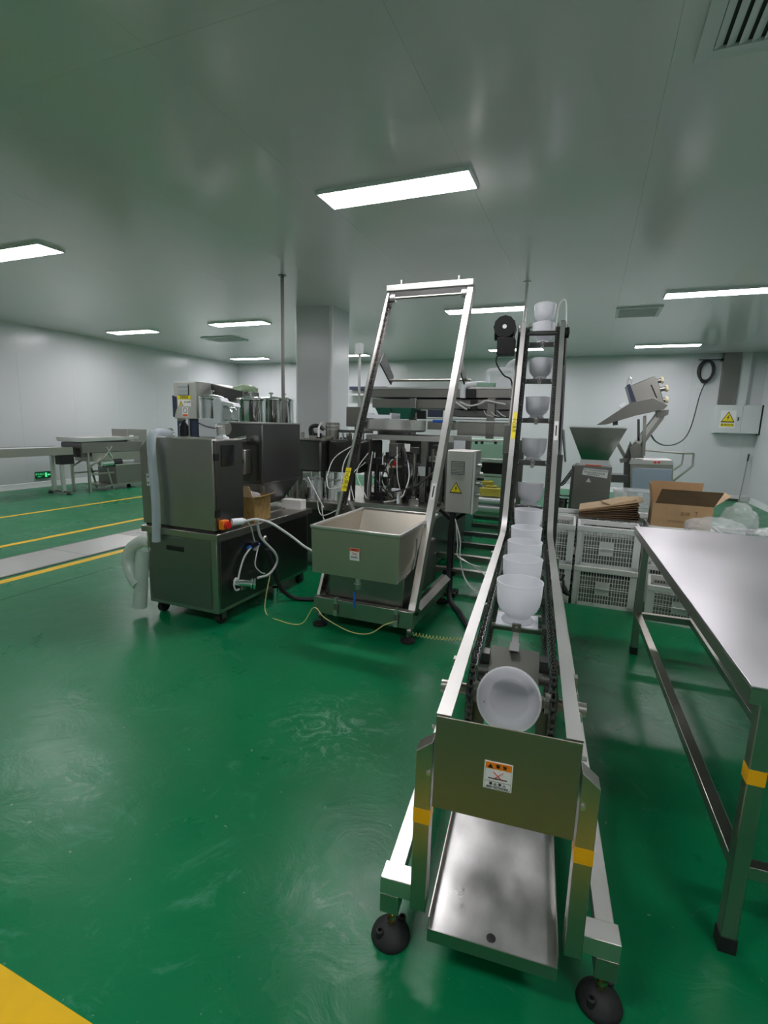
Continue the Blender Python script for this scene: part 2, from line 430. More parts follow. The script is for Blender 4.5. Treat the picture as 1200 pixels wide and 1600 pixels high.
# ================================================================ CUP ELEVATOR (foreground)
EV = thing('cup_elevator', 'long stainless elevator conveyor carrying white plastic cups from foreground up to ceiling', 'conveyor', (-.124, 1.165, 0), R(5.4))
def smoothpath(pts, rad=.22, n=7):
    P = [V(p) for p in pts]; out = [P[0]]
    for i in range(1, len(P)-1):
        a = P[i]+(P[i-1]-P[i]).normalized()*rad; b = P[i]+(P[i+1]-P[i]).normalized()*rad
        for k in range(n+1):
            t = k/n; out.append(a*(1-t)**2+P[i]*2*t*(1-t)+b*t*t)
    return out+[P[-1]]
A_ = R(57.5); ca, sa = math.cos(A_), math.sin(A_)
BV = 2.46; TOPV = 3.50; TOPZ = .77+(TOPV-BV)*math.tan(A_)     # rail top
def rail_path(off, v0, vend=TOPV):    # offset below rail top surface, list of (v,z)
    e = V((vend+0, .77+(vend-BV)*math.tan(A_), 0))
    base = [V((v0, .77, 0)), V((BV, .77, 0)), e]
    # normals: flat (0,1); incline (-sa, ca)
    k = math.tan(A_/2)
    b2 = V((BV+off*k, .77-off, 0)); e2 = e+V((sa*off, -ca*off, 0))
    return smoothpath([V((v0, .77-off, 0)), b2, e2], .16)
def ribbon(mb, u0, u1, pa, pb):   # closed solid between path pa (top) and pb (bottom), same count, from u0 to u1
    n = len(pa); vs = []
    for i in range(n):
        vs.append([mb.bm.verts.new((u, q[0], q[1])) for u, q in ((u0, pa[i]), (u1, pa[i]), (u1, pb[i]), (u0, pb[i]))])
    for i in range(n-1):
        for j in range(4): mb.bm.faces.new((vs[i][j], vs[i][(j+1) % 4], vs[i+1][(j+1) % 4], vs[i+1][j]))
    mb.bm.faces.new(vs[0][::-1]); mb.bm.faces.new(vs[-1])
for s in (-1, 1):
    o = [-.177, .177][s > 0]
    mb = MB(); ribbon(mb, o, o-s*.004, rail_path(0, .004), rail_path(.15, .004)); rl = mb.build('side_rail', 'steel', EV)
    mb = MB(); ribbon(mb, o, o-s*.038, rail_path(-.0005, .004), rail_path(.004, .004)); mb.build('top_flange', 'steel_bright', rl)
    # the deeper return side of the incline
    mb = MB(); ribbon(mb, o-s*.004, o-s*.006, rail_path(.15, 2.3)[-2:], rail_path(.30, 2.3)[-2:]); mb.build('return_plate', 'steel_dark', EV)
    # chains: upper run and sprocket loop at tail
    ch = MB(); u = s*.126; pth = rail_path(.045, .42)
    seg = []; acc = 0
    pts = [V((u, p[0], p[1])) for p in pth]
    # resample
    d = .0254; cur = pts[0]; out = [cur]; i = 1
    while i < len(pts):
        L_ = (pts[i]-cur).length
        if L_ >= d: cur = cur+(pts[i]-cur).normalized()*d; out.append(cur)
        else: cur = pts[i]; i += 1
    # tail wrap
    tc = V((u, .42, .725-.105)); wrap = [tc+V((0, -math.sin(t)*.105, math.cos(t)*.105)) for t in [math.pi*k/13 for k in range(14)]]
    low = [V((u, .42+k*d, .515)) for k in range(1, 76)]
    for run in (out, wrap, low):
        for k in range(len(run)-1):
            a, b = run[k], run[k+1]; w = .012 if k % 2 else .020
            t = (b-a).normalized(); ch.bar(a-t*.004+V((w/2, 0, 0)), b+t*.004+V((w/2, 0, 0)), .003, .016)
            ch.bar(a-t*.004-V((w/2, 0, 0)), b+t*.004-V((w/2, 0, 0)), .003, .016)
            ch.cyl(a-V((.011, 0, 0)), a+V((.011, 0, 0)), .006, 6)
    ch.build('chain', 'steel_dark', EV)
    # chain guide strip (green plastic) under chain
    mb = MB(); ribbon(mb, u-.012, u+.012, rail_path(.056, .5, 2.45)[:-1], rail_path(.075, .5, 2.45)[:-1]); mb.build('guide_strip', 'green_dark', EV)
    # sprocket
    prof = []
    mb = MB()
    for k in range(24):
        t0 = 2*math.pi*k/24; t1 = 2*math.pi*(k+.5)/24
        prof += [(math.cos(t0)*.098, math.sin(t0)*.098), (math.cos(t1)*.108, math.sin(t1)*.108)]
    mb.prism([(u-.004, .42+a, .62+b) for a, b in prof], (.008, 0, 0)); sp = mb.build('sprocket', 'steel_dark', EV)
    MB().cyl((u-.02, .42, .62), (u+.02, .42, .62), .035, 16).build('hub', 'steel', sp)
    # take-up bolts outside
    t_ = MB().cyl((o+s*.002, .42, .62), (o+s*.055, .42, .62), .022, 14).cyl((o+s*.02, .22, .62), (o+s*.02, .55, .62), .008, 8)
    tk = t_.build('takeup_screw', 'steel', EV)
    for k in range(3): MB().lathe([(.009, 0), (.021, .003), (.021, .009), (.009, .012)], (o+s*.02, .36+k*.06, .62), (0, 1, 0), 14).build('washer', 'steel_bright', tk)
    MB().box(o+s*.002, o+s*.04, .57, .60, .59, .65).build('bracket', 'steel', tk)
for s in (-1, 1): MB().cyl((s*.17, .42, .62), (s*.10, .42, .62), .018, 14).build('tail_shaft', 'steel', EV)
MB().cyl((-.20, TOPV+.02, TOPZ-.10), (.22, TOPV+.02, TOPZ-.10), .02, 14).build('head_shaft', 'steel_dark', EV)
MB().cyl((.18, TOPV+.02, TOPZ-.10), (.215, TOPV+.02, TOPZ-.10), .045, 16).build('bearing', 'black', EV)
# front panel
fp = MB().box(-.176, .176, -.004, 0, .505, .768).build('front_panel', 'steel_panel', EV, bevel=.0012)
for (u, z) in ((-.182, .72), (.182, .715)):
    MB().cyl((u-.006*(u > 0)-.002, .02, z), (u+.008*(1 if u > 0 else -1), .02, z), .006, 8).build('bolt', 'steel_bright', fp)
st = MB().box(-.048, .022, -.0056, -.004, .598, .674).build('warning_sticker', 'sticker_white', fp); tag(st, 'white sticker with orange warning header')
MB().box(-.045, .019, -.0064, -.0056, .655, .672).build('orange_header', 'orange', st)
MB().prism([(-.040, -.0064, .657), (-.026, -.0064, .657), (-.033, -.0064, .669)], (0, -.0004, 0)).build('triangle_mark', 'ink', st)
text('警  告', .0105, (-.006, -.0064, .6635), (1, 0, 0), (0, 0, 1), 'ink', st)
MB().bar((-.025, -.0060, .648), (-.001, -.0060, .626), .0006, .0028, (0, -1, 0)).bar((-.001, -.0060, .648), (-.025, -.0060, .626), .0006, .0028, (0, -1, 0)).build('red_cross', 'red', st)
MB().box(-.037, .010, -.0061, -.0056, .627, .6295).build('black_bar', 'ink', st)
MB().box(-.045, .019, -.0060, -.0056, .6195, .6202).box(-.045, -.0446, -.006, -.0056, .6, .672).box(.0186, .019, -.006, -.0056, .6, .672).box(-.045, .019, -.006, -.0056, .6, .6005).build('border_lines', 'ink', st)
text('禁 止 伸 入', .0088, (-.013, -.0058, .6135), (1, 0, 0), (0, 0, 1), 'ink', st)
text('BAN NATANGIA', .0072, (-.013, -.0058, .6050), (1, 0, 0), (0, 0, 1), 'ink', st)
# front legs, brackets, feet
foot0 = None
def adj_foot(parent, p, tilt=0):
    f = MB().lathe([(0, 0), (.056, 0), (.058, .006), (.054, .018), (.032, .038), (.020, .046), (0, .048)], p, (0, 0, 1), 28)
    fo = f.build('foot_pad', 'rubber', parent)
    for a in (50, 230): MB().lathe([(.0, .0), (.011, 0), (.011, .032), (.006, .034), (.006, .024), (0, .024)], (p[0]+.04*math.cos(R(a)), p[1]+.04*math.sin(R(a)), p[2]+.012), (0, 0, 1), 12).build('bolt_socket', 'rubber', fo)
    MB().cyl((p[0], p[1], p[2]+.04), (p[0], p[1], p[2]+.125), .008, 10).build('threaded_rod', 'brass', fo)
    MB().lathe([(0, 0), (.014, 0), (.014, .012), (0, .012)], (p[0], p[1], p[2]+.066), (0, 0, 1), 6).lathe([(0, 0), (.014, 0), (.014, .012), (0, .012)], (p[0], p[1], p[2]+.050), (0, 0, 1), 6).build('lock_nut', 'brass', fo)
    return fo
for s in (-1, 1):
    # post: square tube with slanted top
    u0, u1 = sorted((s*.182, s*.226))
    lg = MB().hexa([(u0, .0, .165), (u1, .0, .165), (u1, .05, .165), (u0, .05, .165), (u0, .0, .69 if s > 0 else .655), (u1, .0, .655 if s > 0 else .69), (u1, .05, .655 if s > 0 else .69), (u0, .05, .69 if s > 0 else .655)]).build('front_leg', 'steel', EV, bevel=.002)
    z0 = .465
    MB().box(u0-.0008, u1+.0008, -.0008, .0508, z0-.022, z0+.022).build('yellow_tape', 'yellow_tape', lg)
    MB().cyl((s*.19, -.006, .60), (s*.19, 0, .60), .006, 10).build('bolt', 'steel_bright', lg)
    a, b = sorted((s*.226, s*.318))
    br = MB().box(a, b, .018, .078, .168, .222).build('foot_bracket', 'steel_bright', EV, bevel=.002)
    MB().box(s*.318-.055*(s > 0), s*.318+.055*(s < 0), .018, .078, .105, .168).build('bracket_stub', 'steel', br, bevel=.002)
    adj_foot(EV, (s*.288, .045, 0))
    # base bars running back and rear legs
    MB().box(s*.285-.024, s*.285+.024, .078, 3.02, .172, .218).build('base_bar', 'steel_bright', EV, bevel=.002)
    MB().box(s*.285-.024, s*.285+.024, 3.02, 3.08, .10, .26).build('bar_end', 'steel', EV)
    adj_foot(EV, (s*.285, 3.05, 0))
    # mid posts and rear posts up to the incline
    MB().box(s*.205-.022, s*.205+.022, 2.30, 2.345, .22, .64).build('mid_leg', 'steel', EV, bevel=.002)
    MB().box(s*.205-.022, s*.205+.022, 2.96, 3.01, .22, 1.30).build('rear_leg', 'steel_dark', EV, bevel=.002)
    MB().box(s*.226, s*.262, 2.30, 2.345, .22, .255).build('leg_gusset', 'steel', EV)
for v in (1.2, 2.32, 2.985): MB().box(-.262, .262, v-.02, v+.02, .176, .214).build('cross_bar', 'steel', EV, bevel=.002)
# drip tray
ty0, ty1, tz = -.02, .62, .135
tr = MB().box(-.166, .166, ty0, ty1, tz, tz+.003).build('drip_tray', 'tray', EV)
MB().box(-.169, -.166, ty0, ty1, tz, tz+.045).build('tray_lip', 'steel', tr)
MB().box(.166, .169, ty0, ty1, tz, tz+.045).build('tray_lip', 'steel', tr)
MB().box(-.169, .169, ty0-.003, ty0, tz-.030, tz+.010).build('tray_lip', 'steel', tr)
MB().lathe([(0, .0034), (.0105, .0034), (.0125, .0044), (.0125, .003)], (.0, .01, tz+.0), (0, 0, 1), 16).build('drain_hole', 'black', tr, recalc=False)
# inside cross plates and cable tray of the flat part
for v in (.78, 1.15, 1.55, 1.95, 2.3): MB().box(-.17, .17, v-.02, v+.02, .56, .60).build('cross_member', 'steel_dark', EV)
for s in (-1, 1):
    mb = MB(); ribbon(mb, s*.105, s*.168, rail_path(.075, 2.2)[1:], rail_path(.085, 2.2)[1:]); mb.build('chain_guard', 'steel_dark', EV)
for k in range(5):
    v = 2.84+k*.222; z = .895+k*.334
    MB().box(-.15, .158, v-.075, v-.04, z-.022, z+.018).build('incline_crossbar', 'steel_dark', EV)
    for s in (-1, 1): MB().cyl((s*.10, v-.078, z-.002), (s*.15, v-.078, z-.002), .014, 10).build('incline_roller', 'steel_bright', EV)
# ---- cups on carriers
cup_prof_out = [(.0, .0), (.066, .0), (.068, .006), (.064, .012), (.052, .022), (.051, .028), (.062, .038), (.080, .056), (.090, .080), (.094, .11), (.0965, .172), (.0985, .174), (.0985, .180)]
cup_prof_in = [(.0925, .180), (.0915, .11), (.0875, .082), (.078, .060), (.066, .046), (.0635, .0455), (.0635, .040), (.0, .040)]
cup_me = None
plate_me = None
def carrier(v, z, tilt=0.0, roll=0.0, u=None):
    global cup_me, plate_me
    if u is None: u = -.008+.004*v
    if cup_me is None:
        o = MB().lathe(cup_prof_out+cup_prof_in, (0, 0, 0), (0, 0, 1), 40).build('cup', 'cup_plastic', EV); cup_me = o.data
        pl = MB().box(-.088, .088, -.065, .085, -.006, 0).build('carrier_plate', 'plastic_white', EV); plate_me = pl.data
        b_ = MB().box(-.018, .018, -.082, -.060, -.022, .012).build('clamp_block', 'steel_dull', pl)
        s_ = MB().cyl((0, -.083, .002), (0, -.080, .002), .006, 8).build('screw', 'steel_bright', b_)
        k_ = MB().bar((0, -.07, -.02), (0, -.17, -.055), .026, .006).build('link_strap', 'steel_bright', pl)
        bl = []
        for s in (-1, 1): bl.append(MB().box(s*.118-.014, s*.118+.014, -.055, -.005, -.030, .0).build('roller_block', 'steel_dull', pl))
        MB().cyl((-.12, -.03, -.018), (.12, -.03, -.018), .008, 10).build('axle', 'steel', pl)
    else:
        o = bpy.data.objects.new('cup', cup_me); COL.objects.link(o); o.parent = EV
        pl = copy_tree(carrier.proto, EV)
    if not hasattr(carrier, 'proto'): carrier.proto = pl
    o.location = (u, v, z); o.rotation_euler = (tilt, 0, roll)
    pl.location = (u, v, z-.0005); pl.rotation_euler = (tilt, 0, 0)
    return o, pl
flat = [(.985, .672), (1.375, .674), (1.765, .676), (2.155, .685), (2.53, .745)]
for v, z in flat: carrier(v, z)
for k in range(5): carrier(2.84+k*.222, .905+k*.334, tilt=R(-4))
carrier(4.02-.12, 2.44, tilt=R(-8))
# tail: cup tipped over towards the camera, mounting plates round the sprocket
o, pl = carrier(.50, .60, tilt=R(62)); o.location = (-.006, .475, .585); pl.location = (-.006, .476, .585)
tp = MB().hexa([(-.085, .47, .640), (.085, .47, .640), (.085, .62, .700), (-.085, .62, .700), (-.085, .467, .646), (.085, .467, .646), (.085, .617, .706), (-.085, .617, .706)]).build('tail_plate', 'steel_dull', EV)
MB().bar((-.004, .76, .664), (-.004, .585, .712), .034, .005).build('bright_strap', 'steel_bright', EV)
for s in (-1, 1):
    MB().box(s*.102-.016, s*.102+.016, .55, .60, .655, .70).build('roller_block', 'steel_dark', EV)
    MB().cyl((s*.102-.018, .53, .645), (s*.102+.018, .53, .645), .022, 14).build('roller', 'steel_dull', EV)
    MB().box(s*.112-.028, s*.112+.028, .40, .46, .50, .60).build('side_plate', 'steel_dark', EV)
MB().box(-.080, .080, .18, .33, .480, .486).build('lower_plate', 'plastic_white', EV)
# motor at the head, left side
mo = MB().cyl((-.24, TOPV+.02, TOPZ-.10), (-.40, TOPV+.02, TOPZ-.10), .055, 18).box(-.37, -.22, TOPV-.06, TOPV+.10, TOPZ-.28, TOPZ-.14).build('gear_motor', 'black', EV, bevel=.004)
MB().cyl((-.315, TOPV-.06, TOPZ-.05), (-.315, TOPV+.15, TOPZ-.05), .09, 22).build('motor_body', 'black', mo)
MB().cyl((-.315, TOPV-.062, TOPZ-.05), (-.315, TOPV-.055, TOPZ-.05), .018, 12).build('fan_badge', 'sticker_white', mo)
fins = MB()
for k in range(12):
    a = 2*math.pi*k/12; fins.bar((-.315+math.cos(a)*.085, TOPV-.05, TOPZ-.05+math.sin(a)*.085), (-.315+math.cos(a)*.085, TOPV+.15, TOPZ-.05+math.sin(a)*.085), .012, .02, (math.cos(a), 0, math.sin(a)))
fins.build('cooling_fins', 'black', mo)
MB().tube([(-.35, TOPV-.02, TOPZ-.24), (-.37, TOPV-.03, TOPZ-.34), (-.30, TOPV-.02, TOPZ-.45), (-.23, TOPV, TOPZ-.5), (-.2, TOPV, TOPZ-.7)], .007).build('motor_cable', 'cable_black', mo)
# chain guard, flexible conduit, yellow label strip, brand-free white label, junction box
def on_incline(v, off): return (v, .77+(v-BV)*math.tan(A_)+off)
def incl_strip(name, m, u0, u1, v0, v1, off, parent=EV):
    a, b = on_incline(v0, off), on_incline(v1, off); dz = .0012
    return MB().hexa([(u0, a[0], a[1]), (u1, a[0], a[1]), (u1, b[0], b[1]), (u0, b[0], b[1]), (u0, a[0]-sa*dz, a[1]+ca*dz), (u1, a[0]-sa*dz, a[1]+ca*dz), (u1, b[0]-sa*dz, b[1]+ca*dz), (u0, b[0]-sa*dz, b[1]+ca*dz)]).build(name, m, parent)
ys_ = incl_strip('yellow_label', 'sticker_yellow', -.172, -.143, 2.87, 2.97+.03, .0006)
c_ = on_incline(2.935, .0025)
text('小心夹手', .034, (-.1575, c_[0], c_[1]), (0, -ca, -sa), (1, 0, 0), 'ink', ys_)
wl_ = incl_strip('white_label', 'sticker_white', .143, .172, 2.87, 2.96, .0006)
incl_strip('label_slot', 'ink', .153, .162, 2.89, 2.94, .002, wl_)
MB().box(-.235, -.18, 3.0, 3.09, 1.28, 1.52).build('junction_box', 'steel_dull', EV, bevel=.003)
for s in (-1, 1):
    MB().tube([(s*.19, TOPV+.10, TOPZ-.02), (s*.20, TOPV+.03, TOPZ-.35), (s*.21, TOPV-.1, TOPZ-.8), (s*.215, TOPV-.38, 1.0), (s*.22, TOPV-.42, .3)], .014).build('conduit', 'steel_dull' if s < 0 else 'cable_black', EV)
MB().box(.183, .20, 3.40, 3.62, 1.25, 2.02).build('rear_guard', 'steel_dark', EV)
MB().box(-.20, -.183, 3.36, 3.60, 1.1, 2.02).build('rear_guard', 'steel_dull', EV)
MB().tube([(.11, TOPV+.15, TOPZ-.05), (.12, TOPV+.12, TOPZ+.14), (.17, TOPV+.05, TOPZ+.16), (.19, TOPV, TOPZ-.1)], .006).build('air_hose', 'cable_white', EV)
# ================================================================ STEEL TABLE (right)
TB = thing('steel_table', 'stainless worktable with scratched top and square legs at the right edge', 'table', (.453, 1.495, 0), R(2.7))
MB().box(0, .95, 0, 2.33, .842, .85).build('table_top', 'worn_top', TB, bevel=.002)
for a in ((0, .006, 0, 2.33), (.944, .95, 0, 2.33), (.006, .944, 0, .006), (.006, .944, 2.324, 2.33)):
    MB().box(*a, .80, .842).build('top_edge', 'steel', TB)
MB().box(.03, .92, .03, 2.30, .815, .842).build('under_board', 'steel_dark', TB)
for i, (u, v) in enumerate(((.035, .03), (.875, .03), (.035, 2.12), (.875, 2.12))):
    lg = MB().box(u, u+.042, v, v+.042, .045, .815).build('leg', 'steel', TB, bevel=.003)
    MB().box(u-.002, u+.044, v-.002, v+.044, 0, .05).build('rubber_foot', 'rubber', lg)
    if i == 0: MB().box(u-.0008, u+.0428, v-.0008, v+.0428, .55, .595).build('yellow_tape', 'yellow_tape', lg)
zb = .275
MB().box(.036, .076, .072, 2.12, zb-.02, zb+.02).build('side_rail', 'steel', TB, bevel=.002)
MB().box(.876, .916, .072, 2.12, zb-.02, zb+.02).build('side_rail', 'steel', TB, bevel=.002)
MB().box(.077, .875, .035, .071, zb-.02, zb+.02).build('end_rail', 'steel', TB, bevel=.002)
MB().box(.077, .875, 2.122, 2.16, zb-.02, zb+.02).build('end_rail', 'steel', TB, bevel=.002)
MB().box(.36, .40, .072, 2.12, zb-.019, zb+.019).build('middle_rail', 'steel', TB, bevel=.002)

# ================================================================ CRATES
def lattice(mb, o, ax, up, nrm, w, h, nx, nz, solid=(), bw=.006, t=.004):
    """grid of slats on a face: o = lower corner, ax/up unit vectors"""
    o, ax, up, nrm = V(o), V(ax), V(up), V(nrm)
    def b(a0, a1, z0, z1): mb.hexa([o+ax*a+up*z+nrm*n for n in (0, t) for a, z in ((a0, z0), (a1, z0), (a1, z1), (a0, z1))])
    cw, chh = w/nx, h/nz
    for i in range(nx+1): b(i*cw-bw*.45, i*cw+bw*.45, 0, h)
    for j in range(nz+1): b(0, w, j*chh-bw*.35, j*chh+bw*.35)
    for (i0, i1, j0, j1) in solid: b(i0*cw, i1*cw, j0*chh, j1*chh)
def crate_meshes(name, m, L, D, Hh, loc, rz, lb, grp, coarse=False):
    t = thing(name, lb, 'crate', loc, rz, grp)
    x, y = L/2, D/2; e = .014
    MB().box(-x+e, x-e, -y+e, y-e, .006, .012).build('base', m, t)
    rim = MB()
    for a in ((-x, x, -y, -y+.022), (-x, x, y-.022, y), (-x, -x+.022, -y+.022, y-.022), (x-.022, x, -y+.022, y-.022)): rim.box(*a, Hh-.045, Hh)
    rim.build('rim', m, t, bevel=.004)
    for sx, sy in ((-1, -1), (1, -1), (1, 1), (-1, 1)):
        MB().prism([(sx*(x-.004), sy*(y-.004), .0), (sx*(x-.055), sy*(y-.004), .0), (sx*(x-.055), sy*(y-.012), .0), (sx*(x-.012), sy*(y-.055), .0), (sx*(x-.004), sy*(y-.055), .0)], (0, 0, Hh-.045)).build('corner_post', m, t)
    bt = MB()
    for a in ((-x+.004, x-.004, -y+.004, -y+.012), (-x+.004, x-.004, y-.012, y-.004), (-x+.004, -x+.012, -y, y), (x-.012, x-.004, -y, y)): bt.box(*a, 0, .03)
    bt.build('bottom_band', m, t)
    MB().box(-x+.02, x-.02, -y+.02, y-.02, .013, Hh*.78).build('shade_block', 'crate_shade', t)  # added block, its dark colour stands in for shade behind the holes
    w1, w2, h = L-.11, D-.11, Hh-.075
    n1, n2 = (int(w1/.021), int(w2/.021)); nz = 7
    lab = (int(n1*.38), int(n1*.62), 2, 5)
    lb2 = (int(n2*.35), int(n2*.65), 4, 6)
    for (o, ax, nr, w, n, so) in (((-w1/2, -y+.006, .03), (1, 0, 0), (0, 1, 0), w1, n1, [lab]), ((-w1/2, y-.010, .03), (1, 0, 0), (0, 1, 0), w1, n1, [lab]),
                                  ((-x+.006, -w2/2, .03), (0, 1, 0), (1, 0, 0), w2, n2, [lb2]), ((x-.010, -w2/2, .03), (0, 1, 0), (1, 0, 0), w2, n2, [lb2])):
        mb = MB(); lattice(mb, o, ax, (0, 0, 1), nr, w, h, n, nz, so); mb.build('lattice_side', m, t)
        mb = MB()
        for f in (0, 1/3, 2/3, 1):
            c = V(o)+V(ax)*w*f; q = V(nr)*(.004 if (o[0] > 0 and abs(ax[1])) or (o[1] > 0) else -.004)
            mb.bar(c+q, c+q+V((0, 0, h)), .006, .006)
        c = V(o)+V((0, 0, h*.5)); mb.bar(c+q, c+q+V(ax)*w, .006, .006)
        mb.build('rib', m, t)
    return t
G = 'white plastic crates by the elevator'
crate_meshes('plastic_crate', 'crate_old', .50, .36, .345, (.222, 4.68, 0), R(1), 'white perforated crate standing on floor, lower of the front pair', G)
crate_meshes('plastic_crate', 'crate', .50, .36, .350, (.222, 4.69, .345), R(1), 'white perforated crate stacked on another, upper of the front pair', G)
crate_meshes('plastic_crate', 'crate_old', .36, .50, .345, (-.225, 4.74, 0), R(1), 'lower white crate right beside the elevator conveyor', G)
crate_meshes('plastic_crate', 'crate', .36, .50, .350, (-.225, 4.74, .345), R(1), 'upper white crate right beside the elevator conveyor', G)
crate_meshes('plastic_crate', 'crate_old', .50, .36, .345, (-.16, 5.26, 0), 0, 'white crate at floor level behind the front stacks', G)
crate_meshes('plastic_crate', 'crate', .50, .36, .350, (-.16, 5.26, .345), 0, 'white crate behind the front stacks carrying an edge of flattened cardboard', G)
crate_meshes('plastic_crate', 'crate_old', .50, .36, .300, (.80, 4.50, 0), R(-6), 'low open perforated crate on floor under the steel table', G)
crate_meshes('plastic_crate', 'crate_old', .50, .36, .345, (.79, 5.02, 0), R(1), 'white crate at floor level under the open cardboard box', G)
crate_meshes('plastic_crate', 'crate', .50, .36, .345, (.79, 5.02, .345), R(1), 'white crate directly beneath the open cardboard box', G)
crate_meshes('plastic_crate', 'crate_old', .50, .36, .345, (.40, 5.42, 0), 0, 'white crate at floor level under the flattened cardboard', G)
crate_meshes('plastic_crate', 'crate', .50, .36, .345, (.40, 5.42, .345), 0, 'white crate directly beneath the flattened cardboard pile', G)
gl = thing('black_glove', 'black rubbish hanging on the lower crate beside the elevator', 'cloth', (0, 0, 0))
MB().tube([(-.10, 4.470, .26), (-.11, 4.462, .20), (-.09, 4.458, .13), (-.05, 4.455, .10), (-.03, 4.458, .15)], [.012, .022, .028, .022, .010], 10).build('glove_body', 'rubber', gl)

# ---- flattened cartons on the crates
def carton_sheet(i, c, rx, ry, rz, w, d, m, lb):
    t = thing('flattened_carton', lb, 'cardboard', c, 0, 'flattened cartons on the crates')
    t.rotation_euler = (rx, ry, rz)
    MB().box(-w/2, w/2, -d/2, d/2, 0, .006).build('sheet', m, t)
    if i > 7: MB().box(-w/2+.004, w/2-.06, -d/2+.01, d/2-.004, .006, .010).build('folded_flap', m, t)
    else: MB().box(w/2, w/2+.02, -d/2+.02, d/2-.02, .001, .005).build('folded_flap', m, t)
labs = ['lowest', 'second lowest', 'third lowest', 'fourth from the bottom', 'fifth from the bottom', 'sixth from the bottom', 'third from the top', 'second from the top']
def fan(i, tl, w, d_, yy, m, lb, off=0.0, rz=0.0):
    t_ = R(-tl); hw = w/2+off
    carton_sheet(i, (-.03+math.cos(t_)*hw, yy, .694+.0068*i-math.sin(t_)*hw), 0, t_, rz, w, d_, m, lb)
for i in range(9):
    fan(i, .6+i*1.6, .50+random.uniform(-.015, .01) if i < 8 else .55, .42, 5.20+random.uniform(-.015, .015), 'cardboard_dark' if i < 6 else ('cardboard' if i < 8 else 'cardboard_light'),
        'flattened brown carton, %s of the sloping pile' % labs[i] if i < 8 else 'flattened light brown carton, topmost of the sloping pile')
fan(11, 13.6, .24, .24, 5.14, 'cardboard_light', 'small torn piece of light cardboard lying on top of the pile', .22, R(20))

# ---- open cardboard box
ob = thing('cardboard_box', 'open brown cardboard box with raised flaps on the crates', 'box', (.79, 5.02, .692), R(-2))
w, d, h = .225, .17, .20
MB().box(-w, w, -d, d, 0, .005).build('bottom', 'cardboard', ob)
front = MB().box(-w, w, -d, -d+.005, .005, h).build('side_panel', 'cardboard', ob)
MB().box(-w, w, d-.005, d, .005, h).build('side_panel', 'cardboard', ob)
MB().box(-w, -w+.005, -d+.005, d-.005, .005, h).build('side_panel', 'cardboard', ob)
MB().box(w-.005, w, -d+.005, d-.005, .005, h).build('side_panel', 'cardboard', ob)
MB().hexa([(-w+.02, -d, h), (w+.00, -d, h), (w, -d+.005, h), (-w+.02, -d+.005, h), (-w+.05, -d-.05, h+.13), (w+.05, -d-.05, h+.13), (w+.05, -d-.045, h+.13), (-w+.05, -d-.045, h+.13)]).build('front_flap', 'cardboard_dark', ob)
MB().hexa([(-w, d-.005, h), (w-.06, d-.005, h), (w-.06, d, h), (-w, d, h), (-w, d-.005, h+.165), (w-.04, d-.005, h+.165), (w-.04, d, h+.165), (-w, d, h+.165)]).build('back_flap', 'cardboard', ob)
MB().hexa([(-w, -d+.01, h), (-w+.005, -d+.01, h), (-w+.005, d-.02, h), (-w, d-.02, h), (-w-.03, -d-.0, h+.16), (-w-.025, -d-.0, h+.16), (-w-.025, d-.02, h+.16), (-w-.03, d-.02, h+.16)]).build('side_flap', 'cardboard', ob)
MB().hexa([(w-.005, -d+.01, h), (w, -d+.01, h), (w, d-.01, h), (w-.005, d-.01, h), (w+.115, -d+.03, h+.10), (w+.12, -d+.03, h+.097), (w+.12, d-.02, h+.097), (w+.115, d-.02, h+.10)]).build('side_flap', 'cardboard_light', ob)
pr_ = MB()
for k in range(2): pr_.box(-.11-.0+k*.045, -.075+k*.045, -d-.0006, -d, .105, .106).box(-.11+k*.045, -.109+k*.045, -d-.0006, -d, .105, .15).box(-.076+k*.045, -.075+k*.045, -d-.0006, -d, .105, .15)
pr_.box(.09, .125, -d-.0006, -d, .105, .106).box(.104, .110, -d-.0006, -d, .11, .13).prism([(.095, -d-.0006, .15), (.107, -d-.0006, .128), (.119, -d-.0006, .15)], (0, .0006, 0))
pr_.box(-.10, .08, -d-.0006, -d, .045, .048).box(-.10, .02, -d-.0006, -d, .055, .060)
pr_.build('printed_symbols', 'ink_brown', front)
text('易碎', .038, (.025, -d-.0003, .12), (1, 0, 0), (0, 0, 1), 'ink_brown', front)

# ---- clear film and bag
def crumple(name, c, rx, ry, rz, seed, lb, cat, m='film', n=22):
    rnd = random.Random(seed); bm = bmesh.new(); bmesh.ops.create_icosphere(bm, subdivisions=4, radius=1)
    ph = [(V((rnd.uniform(-1, 1), rnd.uniform(-1, 1), rnd.uniform(-1, 1)))*rnd.uniform(2, 9), rnd.uniform(0, 6), rnd.uniform(.02, .09)) for _ in range(n)]
    for v in bm.verts:
        p = v.co.copy(); k = 1+sum(a*abs(math.sin(q.dot(p)+f)) for q, f, a in ph)-.45
        z = p.z*k*rz
        v.co = V((p.x*k*rx, p.y*k*ry, max(z, -rz*.5)+rz*.5))
    me = bpy.data.meshes.new(name); bm.to_mesh(me); bm.free(); me.materials.append(MATS[m])
    me.polygons.foreach_set('use_smooth', [True]*len(me.polygons))
    o = bpy.data.objects.new(name, me); COL.objects.link(o); o.location = c
    return tag(o, lb, cat)
crumple('plastic_bag', (1.24, 5.02, .692), .10, .08, .12, 3, 'clear crumpled plastic bag hanging over the open cardboard box corner', 'bag')
crumple('plastic_film', (1.00, 4.66, .70), .17, .10, .075, 5, 'crumpled clear plastic film heaped behind the steel table', 'plastic film')
crumple('plastic_film', (1.50, 4.72, .70), .17, .10, .05, 8, 'flatter sheet of clear plastic film behind the steel table, further right', 'plastic film')
